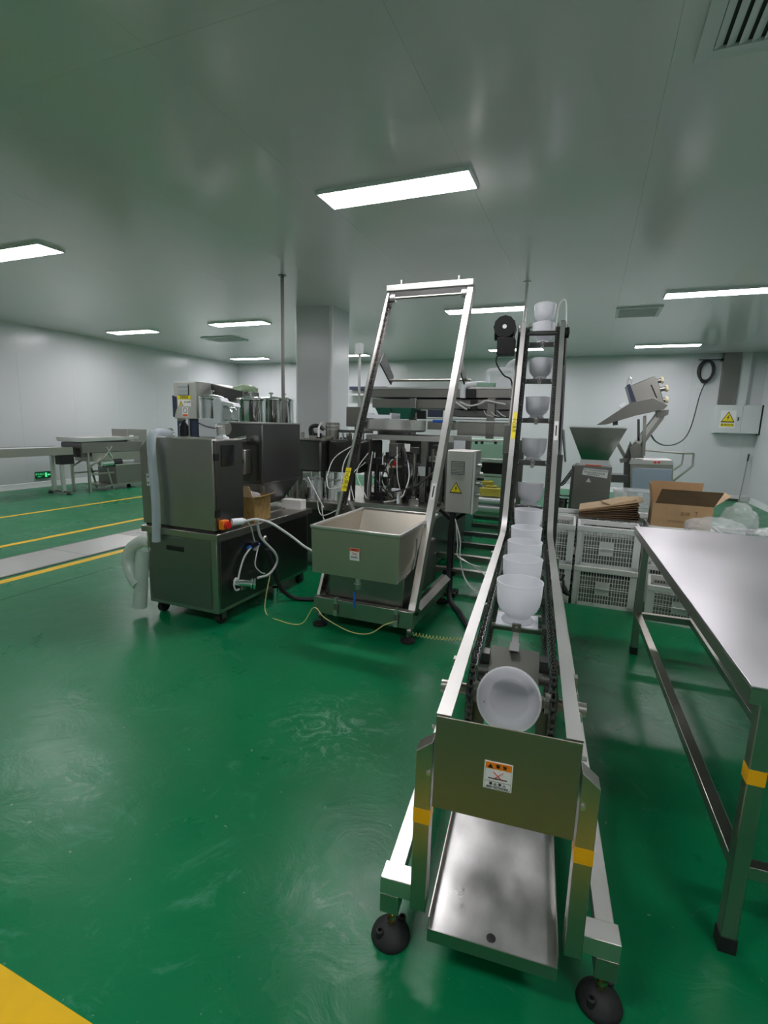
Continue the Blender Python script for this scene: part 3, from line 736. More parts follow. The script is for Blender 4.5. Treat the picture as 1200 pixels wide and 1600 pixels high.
crate_meshes('plastic_crate', 'crate', .72, .40, .345, (1.22, 4.90-.02, .345), R(1), 'white crate behind the steel table under the clear film', G).location = (1.43, 4.95, .345)
crate_meshes('plastic_crate', 'crate_old', .72, .40, .345, (1.43, 4.95, 0), R(1), 'white crate on floor behind the steel table at the far right', G)

# ---- clear plastic tub
tub = thing('plastic_tub', 'clear plastic storage tub with lid behind the flattened cardboard', 'tub', (.53, 6.6, .0))
MB().box(-.19, .19, -.15, .15, 0, .62).build('stand', 'light_grey', tub)
tb = MB()
tb.box(-.20, .20, -.16, .16, .62, .626)
for a in ((-.20, .20, -.16, -.155), (-.20, .20, .155, .16), (-.20, -.195, -.155, .155), (.195, .20, -.155, .155)): tb.box(*a, .626, .80)
tb.build('tub_body', 'film', tub)
MB().box(-.21, .21, -.17, .17, .80, .815).build('lid', 'film', tub, bevel=.003)
for s in (-.09, .07): MB().box(s-.025, s+.025, -.176, -.16, .74, .79).build('clip', 'plastic_white', tub)

# ================================================================ FEED HOPPER MACHINE (right, behind crates)
FH = thing('hopper_feeder', 'stainless feeder with tall tapered hopper and white notice on its body', 'machine', (.08, 7.3, 0), R(0))
MB().box(-.235, .235, 0, .52, .06, 1.02).build('body', 'steel_dull', FH, bevel=.006)
MB().box(-.27, -.235, .03, .45, .3, 1.0).build('side_door', 'steel_dark', FH, bevel=.004)
MB().box(-.235, .235, -.004, 0, .06, .70).build('front_panel', 'steel_dull', FH, bevel=.002)
for s in (-1, 1):
    for yy in (.05, .46): MB().cyl((s*.19, yy, 0), (s*.19, yy, .06), .02, 12).build('foot', 'rubber', FH)
MB().box(-.17, .20, .02, .45, 1.02, 1.10).build('collar', 'light_grey', FH, bevel=.004)
MB().box(-.10, .10, .005, .02, 1.005, 1.035).build('red_reflection', 'sticker_reflection_red', FH)  # reflection of the cardboard painted on the collar as a strip
ho = MB()
b0, t0 = (-.155, .175, .03, .42, 1.10), (-.345, .36, -.10, .60, 1.53)
bot = [(b0[0], b0[2], b0[4]), (b0[1], b0[2], b0[4]), (b0[1], b0[3], b0[4]), (b0[0], b0[3], b0[4])]
top = [(t0[0], t0[2], t0[4]), (t0[1], t0[2], t0[4]), (t0[1], t0[3], t0[4]), (t0[0], t0[3], t0[4])]
hopper = None
for i in range(4):
    j = (i+1) % 4; f = MB(); n = (V(bot[j])-V(bot[i])).cross(V(top[i])-V(bot[i])).normalized()*-.004
    f.prism([bot[i], bot[j], top[j], top[i]], n); f.build('hopper_wall', 'steel_mirror', FH)
rm = MB()
for i in range(4): rm.bar(top[i], top[(i+1) % 4], .03, .012)
rm.build('hopper_rim', 'steel_bright', FH)
MB().hexa([(-.37, .05, 1.05), (-.355, .05, 1.05), (-.355, .35, 1.05), (-.37, .35, 1.05), (-.44, -.06, 1.49), (-.425, -.06, 1.49), (-.425, .5, 1.49), (-.44, .5, 1.49)]).build('side_plate', 'steel_dark', FH)
no = MB().prism([(-.13, -.0045, .90), (.185, -.0045, .865), (.19, -.0045, .975), (-.12, -.0045, .99)], (0, -.002, 0)).build('paper_notice', 'sticker_white', FH)
text('每日工作完成后请清洗设备', .026, (.03, -.0068, .962), (1, 0, -.05), (.05, 0, 1), 'ink', no)
text('请勿用水直接冲洗机器', .026, (.02, -.0068, .928), (1, 0, -.07), (.07, 0, 1), 'ink', no)
text('操作前切断电源', .022, (.01, -.0068, .902), (1, 0, -.09), (.09, 0, 1), 'ink', no)
MB().prism([(-.075, -.0045, .80), (-.01, -.0045, .80), (-.042, -.0045, .86)], (0, -.001, 0)).build('triangle_label', 'light_grey', FH)
for k, dx in enumerate((0, .05, .1)):
    MB().tube([(-.27, .1+dx, .95-.04*k), (-.36, .05, .80-.03*k), (-.42-.02*k, 0, .70), (-.40, 0, .60-.04*k), (-.27, .1, .58-.05*k)], .009).build('cable', 'cable_black', FH)
MB().cyl((-.36, .1, .35), (-.36, .1, .55), .07, 16).build('pump', 'steel_dark', FH)

# ================================================================ BIN TIPPER (right back)
BT = thing('bin_tipper', 'stainless tipping lift with raised tilted bin and blue grey cabinet by the wall', 'machine', (0, 8.7, 0))
def L(x, y, Y=8.7): p = at(x, y, Y); return V((p.x, p.y-8.7, p.z))
def quadbox(name, pts, d0, d1, m, bevel=.003, parent=BT):
    P = [L(*p) for p in pts]; P = [V((p.x, d0, p.z)) for p in P]
    return MB().prism(P, (0, d1-d0, 0)).build(name, m, parent, bevel=bevel)
quadbox('cabinet', [(985, 724), (1052, 727), (1050, 812), (983, 812)], -.02, .55, 'steel', .006)
quadbox('cabinet_door', [(988, 731), (1049, 733), (1047, 800), (986, 800)], -.03, -.02, 'blue_grey')
quadbox('cabinet_top', [(985, 718), (1050, 719), (1053, 727), (983, 725)], -.03, .56, 'steel_bright')
for k in (0, 1): MB().cyl(L(1023+k*6, 722)+V((0, -.03, 0)), L(1023+k*6, 722)+V((0, -.05, 0)), .018, 12).build('button', 'red', BT)
quadbox('mast', [(976, 715), (986, 690), (990, 700), (984, 735), (982, 812), (974, 812)], .10, .25, 'steel_dark')
quadbox('lift_arm', [(985, 700), (1030, 640), (1042, 645), (1038, 655), (1003, 700), (992, 718)], .10, .20, 'steel')
quadbox('inner_arm', [(992, 690), (1026, 648), (1032, 652), (1000, 695)], .02, .09, 'steel_bright')
quadbox('pivot_plate', [(1026, 642), (1045, 640), (1044, 648), (1034, 652), (1026, 652)], -.02, .22, 'steel_dull')
quadbox('knee_bracket', [(984, 700), (996, 692), (1004, 700), (1006, 716), (986, 716)], .0, .25, 'steel_dull')
quadbox('link_rod', [(996, 655), (1000, 655), (1000, 690), (996, 690)], .02, .06, 'steel_dark')
quadbox('push_rod', [(1005, 650), (1010, 649), (1008, 712), (1003, 712)], -.03, .02, 'steel')
quadbox('strut', [(963, 695), (968, 692), (982, 718), (978, 722)], .1, .16, 'steel_dull')
quadbox('strut_foot', [(968, 718), (980, 715), (980, 722), (970, 724)], .08, .18, 'steel_dull')
quadbox('chute', [(932, 664), (984, 630), (1020, 622), (1042, 634), (1036, 640), (998, 648), (948, 663)], -.10, .50, 'steel_dull')
bn = quadbox('tipped_bin', [(981, 604), (1021, 588), (1026, 590), (1040, 636), (1015, 626), (990, 634)], -.02, .45, 'steel', .012)
quadbox('bin_side', [(979, 602), (984, 600), (994, 628), (987, 630)], -.05, .46, 'dark_blue', .004, bn)
quadbox('bin_slot', [(1016, 602), (1018, 601), (1027, 622), (1025, 622)], -.026, -.02, 'black', 0, bn)
MB().tube([L(980, 602), L(981, 594), L(984, 590), L(987, 594), L(986, 600)], .012).build('lifting_ring', 'steel_bright', bn)
for (x0, y0, x1, y1) in ((1027, 595, 1036, 593), (1031, 608, 1043, 606), (1035, 625, 1043, 624)):
    a, b = L(x0, y0), L(x1, y1); ro = MB().cyl(a+V((0, .1, 0)), b+V((0, .1, 0)), .035, 14).build('roller_arm', 'steel_dull', BT)
    MB().lathe([(0, -.02), (.045, -.02), (.055, 0), (.045, .02), (0, .02)], b+V((0, .1, 0)), b-a, 16).build('caster_wheel', 'amber', ro)
MB().cyl(L(969, 638), L(979, 632), .05, 14).build('sensor', 'light_grey', BT)
quadbox('chute_leg', [(958, 656), (966, 655), (966, 664), (958, 665)], .1, .18, 'steel_dark')
hr = MB().tube([L(1003, 703), L(1066, 708), L(1084, 708)], .016, smooth=False).tube([L(1084, 708), L(1082, 728), L(1050, 753)], .016, smooth=False).tube([L(1068, 708), L(1065, 726), L(1051, 735)], .014, smooth=False)
hr.build('push_handle', 'steel', BT)
for x in (.66, 1.18):
    for yy in (.05, .48): MB().cyl((x-.02, yy, .05), (x+.02, yy, .05), .05, 14).build('caster', 'rubber', BT)
quadbox('shelf', [(955, 742), (985, 743), (985, 755), (955, 754)], .05, .4, 'steel_dark')
# ================================================================ BACK WALL: switch cabinet, duct, cable coil
SCB = thing('switch_cabinet', 'pale grey electrical cabinet with yellow shock warning on the back wall', 'cabinet', (2.98, YB-.22, 1.5))
MB().box(-.42, .42, 0, .22, 0, .62).build('cabinet_body', 'light_grey', SCB, bevel=.006)
dl = MB().box(-.415, .07, -.016, 0, .01, .61).build('door', 'light_grey', SCB, bevel=.004)
MB().box(.075, .415, -.016, 0, .01, .61).build('door', 'light_grey', SCB, bevel=.004)
MB().box(-.006, .022, -.026, -.016, .28, .36).build('lock', 'steel_dark', dl)
pp = MB().box(-.33, -.04, -.0175, -.016, .12, .50).build('warning_poster', 'sticker_white', dl)
hazard(pp, (-.185, -.0176, .35), (1, 0, 0), (0, 0, 1), .27)
yb = MB().box(-.31, -.06, -.0185, -.0175, .15, .22).build('yellow_band', 'sticker_yellow', pp)
text('有电危险', .062, (-.185, -.0187, .185), (1, 0, 0), (0, 0, 1), 'ink', yb)
MB().box(.425, .45, -.03, .20, -.02, .62).build('open_flap', 'black', SCB)
du = thing('cable_duct', 'grey steel cable duct rising from the switch cabinet to ceiling', 'duct', (2.82, YB-.125, 2.125))
MB().box(-.23, .10, 0, .12, 0, ZC-2.12).build('duct_body', 'steel_dull', du, bevel=.004)
MB().box(.10, .30, .04, .12, 0, ZC-2.12).build('duct_cover', 'light_grey', du, bevel=.004)
co = thing('cable_coil', 'coil of black cable hung from a bracket high on the back wall', 'cable', (2.29, YB, 2.86))
for k in range(6):
    rx, rz_ = random.uniform(.12, .17), random.uniform(.20, .25); ox, oz = random.uniform(-.02, .02), random.uniform(-.02, .02)
    pts = [(ox+rx*math.cos(2*math.pi*i/14), -.06-.012*k, oz+rz_*math.sin(2*math.pi*i/14)) for i in range(14)]
    MB().tube(pts, .013, 8, True).build('loop', 'cable_black', co)
MB().box(-.18, .29, -.13, -.09, .235, .255).box(.25, .29, -.13, -.0, .22, .27).build('bracket_arm', 'black', co)
MB().box(-.16, .16, -.012, -.002, -.36, .05).build('backing_plate', 'light_grey', co)
cw = thing('hanging_cable', 'black cable drooping from the wall coil to the tipping machine', 'cable', (0, 0, 0))
MB().tube([(2.29, YB-.12, 2.62), (2.20, YB-.2, 2.30), at(1082, 660, 13.0), at(1072, 682, 12.4), at(1058, 693, 11.5), at(1040, 696, 10.5), at(1025, 690, 9.5), at(1016, 678, 8.9)], .012, 8).build('cable_run', 'cable_black', cw)
wt = thing('leaning_rod', 'thin grey rod leaning in the right corner below the switch cabinet', 'rod', (3.2, 13.2, 0))
MB().cyl((0, 0, 0), (.13, .30, 1.05), .012, 8).build('shaft', 'steel_dull', wt)
MB().cyl((.11, .255, .9), (.13, .30, 1.06), .017, 8).build('grip', 'cable_black', wt)
bx = thing('floor_conduit', 'grey conduit lying along the back wall floor with small box', 'conduit', (0, 0, 0))
MB().box(2.75, 3.25, 13.36, 13.42, 0, .05).build('conduit_run', 'steel_dark', bx)
MB().box(3.22, 3.38, 13.2, 13.36, 0, .14).build('conduit_box', 'grey_paint', bx, bevel=.01)

# ================================================================ HOPPER HOIST (middle)
HH = thing('hopper_hoist', 'stainless hopper hoist with tilted hopper and tall leaning rail frame', 'hoist', (-1.405, 3.15, 0))
# local x -.39..+.39
MB().box(-.39, .39, -.03, .02, .10, .225).build('front_beam', 'steel', HH, bevel=.003)
for s in (-1, 1):
    MB().box(s*.36-.03, s*.36+.03, .02, .95, .11, .20).build('side_beam', 'steel', HH, bevel=.003)
    MB().hexa([(s*.36-.045, .10, .20), (s*.36+.045, .10, .20), (s*.36+.045, .92, .20), (s*.36-.045, .92, .20), (s*.36-.03, .10, .235), (s*.36+.005, .10, .235), (s*.36+.005, .92, .235), (s*.36-.03, .92, .235)]).build('beam_cover', 'steel_dull', HH)
    for yy in (-.005, .88):
        f = MB().lathe([(0, 0), (.055, 0), (.055, .012), (.03, .028), (.014, .034), (0, .034)], (s*.35, yy, 0), (0, 0, 1), 22).build('foot', 'rubber', HH)
        MB().cyl((s*.35, yy, .03), (s*.35, yy, .11), .011, 10).build('threaded_rod', 'steel', f)
    MB().cyl((s*.35+.005, -.02, .085), (s*.35+.03, -.02, .085), .028, 16).build('transport_wheel', 'steel_dull', HH)
    # leaning rail: C channel from front beam up to top
    a, b = V((s*.365, .0, .20)), V((s*.365, 1.27, 2.69)); dr_ = (b-a).normalized(); nrm = V((0, dr_.z, -dr_.y))
    rail = MB().prism([a+V((s*.025, 0, 0)), a+V((s*.021, 0, 0)), a+V((s*.021, 0, 0))+nrm*.075, a+V((s*.025, 0, 0))+nrm*.075], b-a).build('rail', 'steel', HH)
    fw_ = .025 if s > 0 else -.002
    MB().prism([a+V((s*.025, 0, 0)), a-V((s*fw_, 0, 0)), a-V((s*fw_, 0, 0))+nrm*.004, a+V((s*.025, 0, 0))+nrm*.004], b-a).build('front_flange', 'steel_bright', rail)
    MB().prism([a+V((s*.025, 0, 0))+nrm*.075, a-V((s*.012, 0, 0))+nrm*.075, a-V((s*.012, 0, 0))+nrm*.079, a+V((s*.025, 0, 0))+nrm*.079], b-a).build('rear_flange', 'steel_dark', rail)
    ch = MB(); n = 92
    for k in range(n):
        p = a+(b-a)*((k+.5)/n*.94+.03)+nrm*.045+V((s*.004, 0, 0)); q = dr_*.009
        ch.bar(p-q, p+q, .012 if k % 2 else .02, .012, nrm)
    ch.build('chain', 'steel_dark', rail)
MB().bar((-.39, 1.265, 2.69), (.39, 1.265, 2.69), .06, .05).build('top_bar', 'steel_bright', HH, bevel=.003)
MB().bar((-.34, 1.28, 2.63), (.34, 1.28, 2.63), .09, .04).build('top_channel', 'steel_dark', HH)
MB().cyl((-.35, 1.24, 2.60), (.35, 1.24, 2.60), .012, 12).build('idler_shaft', 'steel', HH)
for s in (-1, 1):
    MB().cyl((s*.30, 1.24, 2.60), (s*.345, 1.24, 2.60), .035, 14).build('idler_wheel', 'steel_bright', HH)
    MB().cyl((s*.26, 1.265, 2.715), (s*.26, 1.265, 2.755), .009, 10).build('eye_bolt', 'steel_bright', HH)
# tip stop arms near mid height + cross rod
for s in (-1, 1):
    MB().hexa([(s*.345-.006, 1.02, 2.02), (s*.345+.006, 1.02, 2.02), (s*.345+.006, 1.10, 2.12), (s*.345-.006, 1.10, 2.12), (s*.345-.006, 1.30, 1.86), (s*.345+.006, 1.30, 1.86), (s*.345+.006, 1.35, 1.94), (s*.345-.006, 1.35, 1.94)]).build('tip_arm', 'steel_dark', HH)
MB().cyl((-.35, 1.31, 1.90), (.40, 1.31, 1.90), .012, 12).build('cross_rod', 'steel', HH)
# label strips on rails
a, b = V((0, .0, .20)), V((0, 1.27, 2.69)); dr_ = (b-a).normalized(); nrm = V((0, dr_.z, -dr_.y))
def strip(name, m, u0, u1, t0, t1, off):
    p, q = a+dr_*t0-nrm*off, a+dr_*t1-nrm*off
    return MB().prism([p+V((u0, 0, 0)), p+V((u1, 0, 0)), q+V((u1, 0, 0)), q+V((u0, 0, 0))], -nrm*.001).build(name, m, HH)
yl = strip('yellow_label', 'sticker_yellow', -.388, -.342, .86, 1.06, .0004)
text('小心夹手', .044, (-.365, *(a+dr_*.96-nrm*.0016).yz), -dr_, (1, 0, 0), 'ink', yl)
wh = strip('white_label', 'sticker_white', .35, .38, .85, .98, .0004)
strip('label_slot', 'ink', .36, .37, .87, .96, .0015).parent = wh
# drive box under the hopper
MB().box(-.30, .29, .04, .86, .20, .44).build('drive_box', 'steel_dull', HH, bevel=.006)
MB().box(-.30, .29, .10, .80, .44, .455).build('drive_lid', 'steel_dark', HH)
for x in (-.20, .27):
    lt = MB().box(x-.018, x+.018, -.045, -.03, .13, .20).build('latch', 'steel_dull', HH, bevel=.003)
    MB().box(x-.014, x+.014, -.055, -.045, .11, .15).build('latch_lever', 'steel_bright', lt)
    MB().box(x-.012, x+.012, -.05, -.02, .20, .245).build('latch_hook', 'steel_bright', lt)
# hopper: tapered, open top
hx0, hx1, hy0, hy1, hz = -.30, .345, -.225, .635, .80
HO = MB().box(hx0+.09, hx1-.04, hy0+.10, hy1-.10, .47, .474).build('hopper_floor', 'steel', HH)
top = [(hx0, hy0, hz), (hx1, hy0, hz), (hx1, hy1, hz), (hx0, hy1, hz)]
bot = [(hx0+.005, hy0+.01, .475), (hx1-.012, hy0+.01, .475), (hx1-.04, hy1-.28, .475), (hx0+.05, hy1-.28, .475)]
for i in range(4):
    j = (i+1) % 4; n_ = (V(bot[j])-V(bot[i])).cross(V(top[i])-V(bot[i])).normalized()*.003
    MB().prism([bot[i], bot[j], top[j], top[i]], n_*-1).build('hopper_wall', 'steel_hopper', HH)
rm = MB()
for i in range(4): rm.bar(V(top[i])+V((0, 0, .0)), V(top[(i+1) % 4]), .022, .02)
rm.build('hopper_rim', 'steel_bright', HH, bevel=.004)
stk = MB().box(-.005, .065, hy0-.004, hy0-.003, .60, .685).build('warning_sticker', 'sticker_white', HH)
for v in stk.data.vertices: v.co.y += .009*(.80-v.co.z)/.33-.0015
h_ = MB().box(-.003, .063, hy0-.0052, hy0-.004, .664, .683).build('red_header', 'sticker_reflection_red', stk)
for v in h_.data.vertices: v.co.y += .0015
text('警 告', .013, (.03, hy0-.0038, .673), (1, 0, 0), (0, 0, 1), 'ink', stk)
text('禁止伸入', .013, (.03, hy0-.0018, .622), (1, 0, 0), (0, 0, 1), 'ink', stk)
MB().bar((.012, hy0-.002, .655), (.048, hy0-.002, .638), .002, .003, (0, -1, 0)).bar((.048, hy0-.002, .655), (.012, hy0-.002, .638), .002, .003, (0, -1, 0)).build('red_cross', 'red', stk)
# drain valve
vl = MB().cyl((.045, -.20, .475), (.045, -.20, .40), .018, 14).build('drain_valve', 'steel_bright', HH)
MB().cyl((.045, -.20, .435), (.045, -.20, .40), .026, 8).build('valve_body', 'steel', vl)
MB().box(.028, .044, -.232, -.222, .27, .385).build('valve_handle', 'blue', vl, bevel=.003)
# hopper side hinge and rollers
MB().tube([(hx1+.01, .10, .72), (hx1+.02, .06, .60), (hx1+.015, .02, .52)], .006).build('hinge_rod', 'steel_dark', HH)
MB().box(.30, .345, .30, .62, .28, .62).build('side_motor_cover', 'steel_dark', HH, bevel=.01)
# yellow earth wire & spiral
wy = thing('yellow_wire', 'thin yellow green wire trailing under the hopper hoist across floor', 'wire')
MB().tube([(-2.30, 3.30, .30), (-2.26, 3.16, .02), (-2.05, 3.06, .006), (-1.86, 3.05, .02), (-1.76, 3.06, .16), (-1.66, 3.05, .10), (-1.45, 3.02, .05), (-1.30, 3.02, .06), (-1.2, 3.05, .13), (-1.14, 3.07, .155)], .004, 6).build('wire_run', 'cable_yellow', wy)
ws = thing('spiral_wire', 'thin coiled yellow green wire from hoist foot to cup elevator', 'wire')
pts = []
for i in range(150):
    t = i/149; p = V((-1.02, 3.13, .07)).lerp(V((-.50, 3.38, .05)), t); r_ = .012 if t < .8 else .003
    pts.append(p+V((0, math.cos(t*150)*r_, math.sin(t*150)*r_-.03*math.sin(t*math.pi))))
MB().tube(pts, .003, 5, smooth=False).build('coil', 'cable_yellow', ws)

# ================================================================ CONTROL BOX on pole
CB = thing('control_box', 'grey control box with louvre and yellow warning triangle on black pole', 'control box', (-.97, 4.14, 0))
MB().box(-.125, .115, 0, .22, .77, 1.30).build('box_body', 'beige_paint', CB, bevel=.006)
cd = MB().box(-.12, .098, -.022, 0, .775, 1.295).build('box_door', 'beige_paint', CB, bevel=.004)
MB().box(.102, .118, -.024, .0, .772, 1.298).build('door_trim', 'light_grey', CB)
lv = MB().box(-.085, .03, -.026, -.022, 1.10, 1.21).build('louvre', 'steel_dark', cd)
for k in range(8): MB().box(-.08, .025, -.030, -.026, 1.106+k*.0128, 1.112+k*.0128).build('louvre_slat', 'beige_paint', lv)
hazard(cd, (-.035, -.0225, .985), (1, 0, 0), (0, 0, 1), .11)
for k, (yy, zz) in enumerate(((.06, 1.18), (.14, 1.10), (.05, 1.03), (.16, 1.0), (.07, .93))):
    kn = MB().cyl((.115, yy, zz), (.155, yy, zz), .016, 12).build('switch_knob', 'steel_bright', CB)
MB().cyl((.118, .11, 1.06), (.17, .11, 1.06), .012, 10).build('cable_gland', 'black', CB)
MB().box(-.10, -.055, .08, .125, .04, .77).build('pole', 'black', CB, bevel=.003)
MB().box(-.13, -.02, .04, .17, .20, .24).build('pole_clamp', 'black', CB)
MB().box(-.14, -.01, .03, .18, 0, .04).build('pole_base', 'black', CB, bevel=.004)
for s in (-1, 1): MB().bar((-.0775, .10, .68), (-.0775+s*.12, .10, .77), .035, .03).build('pole_brace', 'black', CB)
cbk = thing('black_cable', 'thick black cable from control box pole along the floor to elevator', 'cable')
MB().tube([(-1.02, 4.16, .76), (-1.04, 4.15, .60), (-1.03, 4.12, .25), (-.98, 4.0, .05), (-.85, 3.8, .025), (-.78, 3.66, .025), (-.71, 3.52, .026)], .022, 10).build('cable_run', 'cable_black', cbk)
cwk = thing('white_cable', 'loop of thin white cable hanging beside the control box pole', 'cable')
MB().tube([(-1.0, 4.13, .72), (-.94, 4.10, .55), (-.93, 4.08, .42), (-.88, 4.05, .25), (-.78, 3.98, .17), (-.70, 3.95, .19), (-.66, 3.95, .26), (-.72, 4.0, .32), (-.85, 4.05, .37), (-.93, 4.08, .40)], .006, 8).tube([(-.99, 4.12, .70), (-.96, 4.10, .50), (-.95, 4.08, .41), (-.84, 4.04, .37), (-.74, 4.0, .36)], .005, 8).build('cable_run', 'cable_white', cwk)

# ================================================================ LOW ROLLER FRAME between hoist and elevator
LF = thing('floor_frame', 'low dark steel ladder frame lying across green floor behind control box', 'frame', (-1.1, 5.2, 0))
for s, x in ((-1, -.75), (1, .62)):
    MB().box(x-.02, x+.02, -1.0, 1.9, .20, .26).build('side_rail', 'steel_dull', LF)
    for yy in (-.95, .4, 1.85): MB().box(x-.02, x+.02, yy-.02, yy+.02, 0, .20).build('leg', 'steel_dull', LF)
for k, yy in enumerate((-.95, -.45, .10, .68, 1.25, 1.85)):
    MB().box(-.73, .60, yy-.03, yy+.03, .20, .25).build('rung', 'steel_dark' if k > 1 else 'steel', LF)
# ================================================================ PUMP CABINET (left foreground machine)
PC = thing('pump_cabinet', 'stainless wheeled pump cabinet with tall upper box on the left', 'machine', (-3.06, 2.75, 0))
# local: x 0..0.68, y 0..1.30
MB().box(.02, .675, .02, 1.28, .10, .655).build('lower_body', 'steel', PC, bevel=.004)
MB().box(.05, .62, .012, .02, .13, .64).build('front_panel', 'steel_dull', PC, bevel=.002)
MB().box(.675, .683, .05, 1.25, .13, .64).build('side_panel', 'steel_dark', PC, bevel=.002)  # shade of this side put into a darker steel
MB().box(-.01, .70, -.005, 1.32, .655, .70).build('worktop', 'steel', PC, bevel=.004)
MB().box(.22, .38, .004, .014, .535, .572).build('handle_recess', 'black', PC, bevel=.004)
ub = MB().prism([(-.02, .03, .715), (.655, .03, .715), (.655, .03, 1.36), (.07, .03, 1.36), (-.02, .03, 1.27)], (0, .33, 0)).build('upper_box', 'steel', PC, bevel=.004)
MB().box(.0, .64, .04, .35, .70, .716).build('box_plinth', 'black', PC)
dd = MB().box(.655, .662, .05, .35, .72, 1.352).build('side_door', 'steel_dark', PC, bevel=.002)  # less lit side of the box coloured as darker steel
for z in (.84, 1.24): MB().box(.660, .672, .035, .075, z-.025, z+.025).build('hinge', 'black', dd)
MB().box(.662, .666, .11, .25, 1.17, 1.32).build('display_window', 'black_gloss', dd)
lp = MB().box(.04, .07, .026, .03, 1.0, 1.09).build('name_plate', 'light_grey', ub)
MB().box(.05, .06, .0245, .026, 1.06, 1.075).box(.05, .06, .0245, .026, 1.015, 1.03).build('plate_marks', 'ink', lp)
for x, y in ((.07, .10), (.63, .10), (.63, 1.20), (.07, 1.20)):
    cs = MB().cyl((x-.018, y, .045), (x+.018, y, .045), .045, 18).build('caster', 'rubber', PC)
    MB().box(x-.028, x-.02, y-.025, y+.025, .04, .10).box(x+.02, x+.028, y-.025, y+.025, .04, .10).box(x-.028, x+.028, y-.025, y+.025, .088, .10).build('caster_fork', 'steel_dark', cs)
# rotary main switch
sw = MB().box(.662, .705, .06, .125, .722, .79).build('main_switch', 'orange', PC, bevel=.006)
MB().cyl((.705, .095, .756), (.728, .095, .756), .027, 20).build('switch_knob', 'red', sw)
sk = MB().cyl((.70, .16, .765), (.745, .23, .765), .026, 16).build('plug', 'plastic_white', PC)
MB().cyl((.745, .23, .765), (.755, .245, .765), .018, 12).build('plug_collar', 'light_grey', sk)
# product outlet: chrome pipe with clamp ferrule
pv = MB().cyl((.683, .18, .30), (.80, .26, .285), .026, 18).build('outlet_pipe', 'chrome', PC)
MB().cyl((.79, .254, .286), (.80, .26, .285), .042, 20).cyl((.805, .263, .284), (.818, .272, .283), .042, 20).build('clamp_ferrule', 'chrome', pv)
MB().box(.735, .75, .20, .25, .24, .275).build('clamp_wing', 'steel', pv)
MB().cyl((.684, .18, .30), (.690, .18, .30), .055, 22).build('port_plate', 'black', pv)
# air regulator
rg = MB().box(.684, .73, .36, .44, .53, .57).build('air_regulator', 'black', PC, bevel=.004)
MB().cyl((.71, .33, .535), (.71, .47, .535), .014, 10).build('blue_fitting', 'blue', rg)
MB().cyl((.71, .42, .50), (.71, .42, .535), .022, 14).build('filter_bowl', 'glass', rg)
MB().lathe([(0, 0), (.022, .004), (.03, .012), (.022, .022), (0, .026)], (.70, .55, .56), (1, 0, 0), 14).build('pressure_gauge', 'steel', rg)
MB().cyl((.70, .70, .0), (.70, .70, .11), .03, 16).lathe([(0, 0), (.036, 0), (.036, .02), (0, .02)], (.70, .70, .09), (0, 0, 1), 16).build('drain_leg', 'chrome', PC)
# wires of the side
for nm, pts, r, m, lb in (('grey_cable', [(-2.30, 2.99, .765), (-2.25, 3.06, .77), (-2.27, 3.10, .70), (-2.28, 3.16, .60), (-2.26, 3.30, .46), (-2.28, 3.36, .36), (-2.30, 3.28, .28), (-2.31, 3.14, .285)], .010, 'cable_white', 'thick pale cable looping down the dark side of the pump cabinet'),
    ('grey_cable', [(-2.27, 3.08, .77), (-2.22, 3.20, .72), (-2.10, 3.28, .62), (-1.98, 3.30, .54), (-1.86, 3.30, .50), (-1.77, 3.28, .52)], .010, 'cable_white', 'pale cable drooping from pump cabinet across to the hopper hoist'),
    ('air_tube', [(-2.34, 3.10, .535), (-2.34, 3.02, .48), (-2.34, 2.97, .40), (-2.34, 2.94, .33), (-2.33, 2.90, .345), (-2.33, 2.88, .30), (-2.33, 2.90, .255), (-2.33, 2.94, .25)], .007, 'cable_white', 'pale air tube hanging around the outlet port of pump cabinet'),
    ('air_tube', [(-2.34, 3.20, .53), (-2.33, 3.15, .45), (-2.33, 3.14, .38), (-2.31, 3.18, .32), (-2.30, 3.22, .30)], .005, 'cable_white', 'thin curved tube below the blue fitting of pump cabinet'),
    ('air_tube', [(-2.29, 3.0, .76), (-2.30, 3.06, .70), (-2.33, 3.12, .62), (-2.34, 3.16, .55)], .005, 'cable_white', 'thin tube from white plug down to the blue fitting'),
    ('black_hose', [(-2.33, 3.30, .48), (-2.31, 3.36, .30), (-2.28, 3.42, .12), (-2.20, 3.50, .022), (-2.02, 3.56, .022), (-1.90, 3.62, .022)], .018, 'cable_black', 'black hose from pump cabinet side down along the floor')):
    t = thing(nm, lb, 'cable'); MB().tube(pts, r, 8).build('cable_run', m, t)
# hoses
hs = thing('clear_hose', 'clear hose with blue stripe hanging down the front of pump cabinet', 'hose')
pts = [(-2.905, 2.92, 1.385), (-2.905, 2.80, 1.40), (-2.905, 2.735, 1.36), (-2.90, 2.725, 1.20), (-2.885, 2.722, 1.0), (-2.885, 2.722, .80), (-2.895, 2.718, .60)]
MB().tube(pts, .031, 16).build('hose_wall', 'hose_clear', hs)
MB().tube([V(p)+V((-.004, -.003, 0)) for p in pts], .0145, 10).build('blue_stripe', mat('stripe_blue', (.10, .30, .55), 0, .4, alpha=.55), hs)
MB().lathe([(.026, 0), (.040, 0), (.040, .018), (.026, .018)], (-2.905, 2.90, 1.385), (0, 1, .1), 20, True).build('hose_ferrule', 'chrome', hs)
h2 = thing('milky_hose', 'thick milky hose looping beside the left edge of pump cabinet', 'hose')
MB().tube([(-3.04, 2.80, .56), (-3.12, 2.79, .56), (-3.20, 2.76, .50), (-3.215, 2.74, .40), (-3.16, 2.72, .30), (-3.09, 2.71, .24)], .045, 16).build('upper_loop', 'hose_milky', h2)
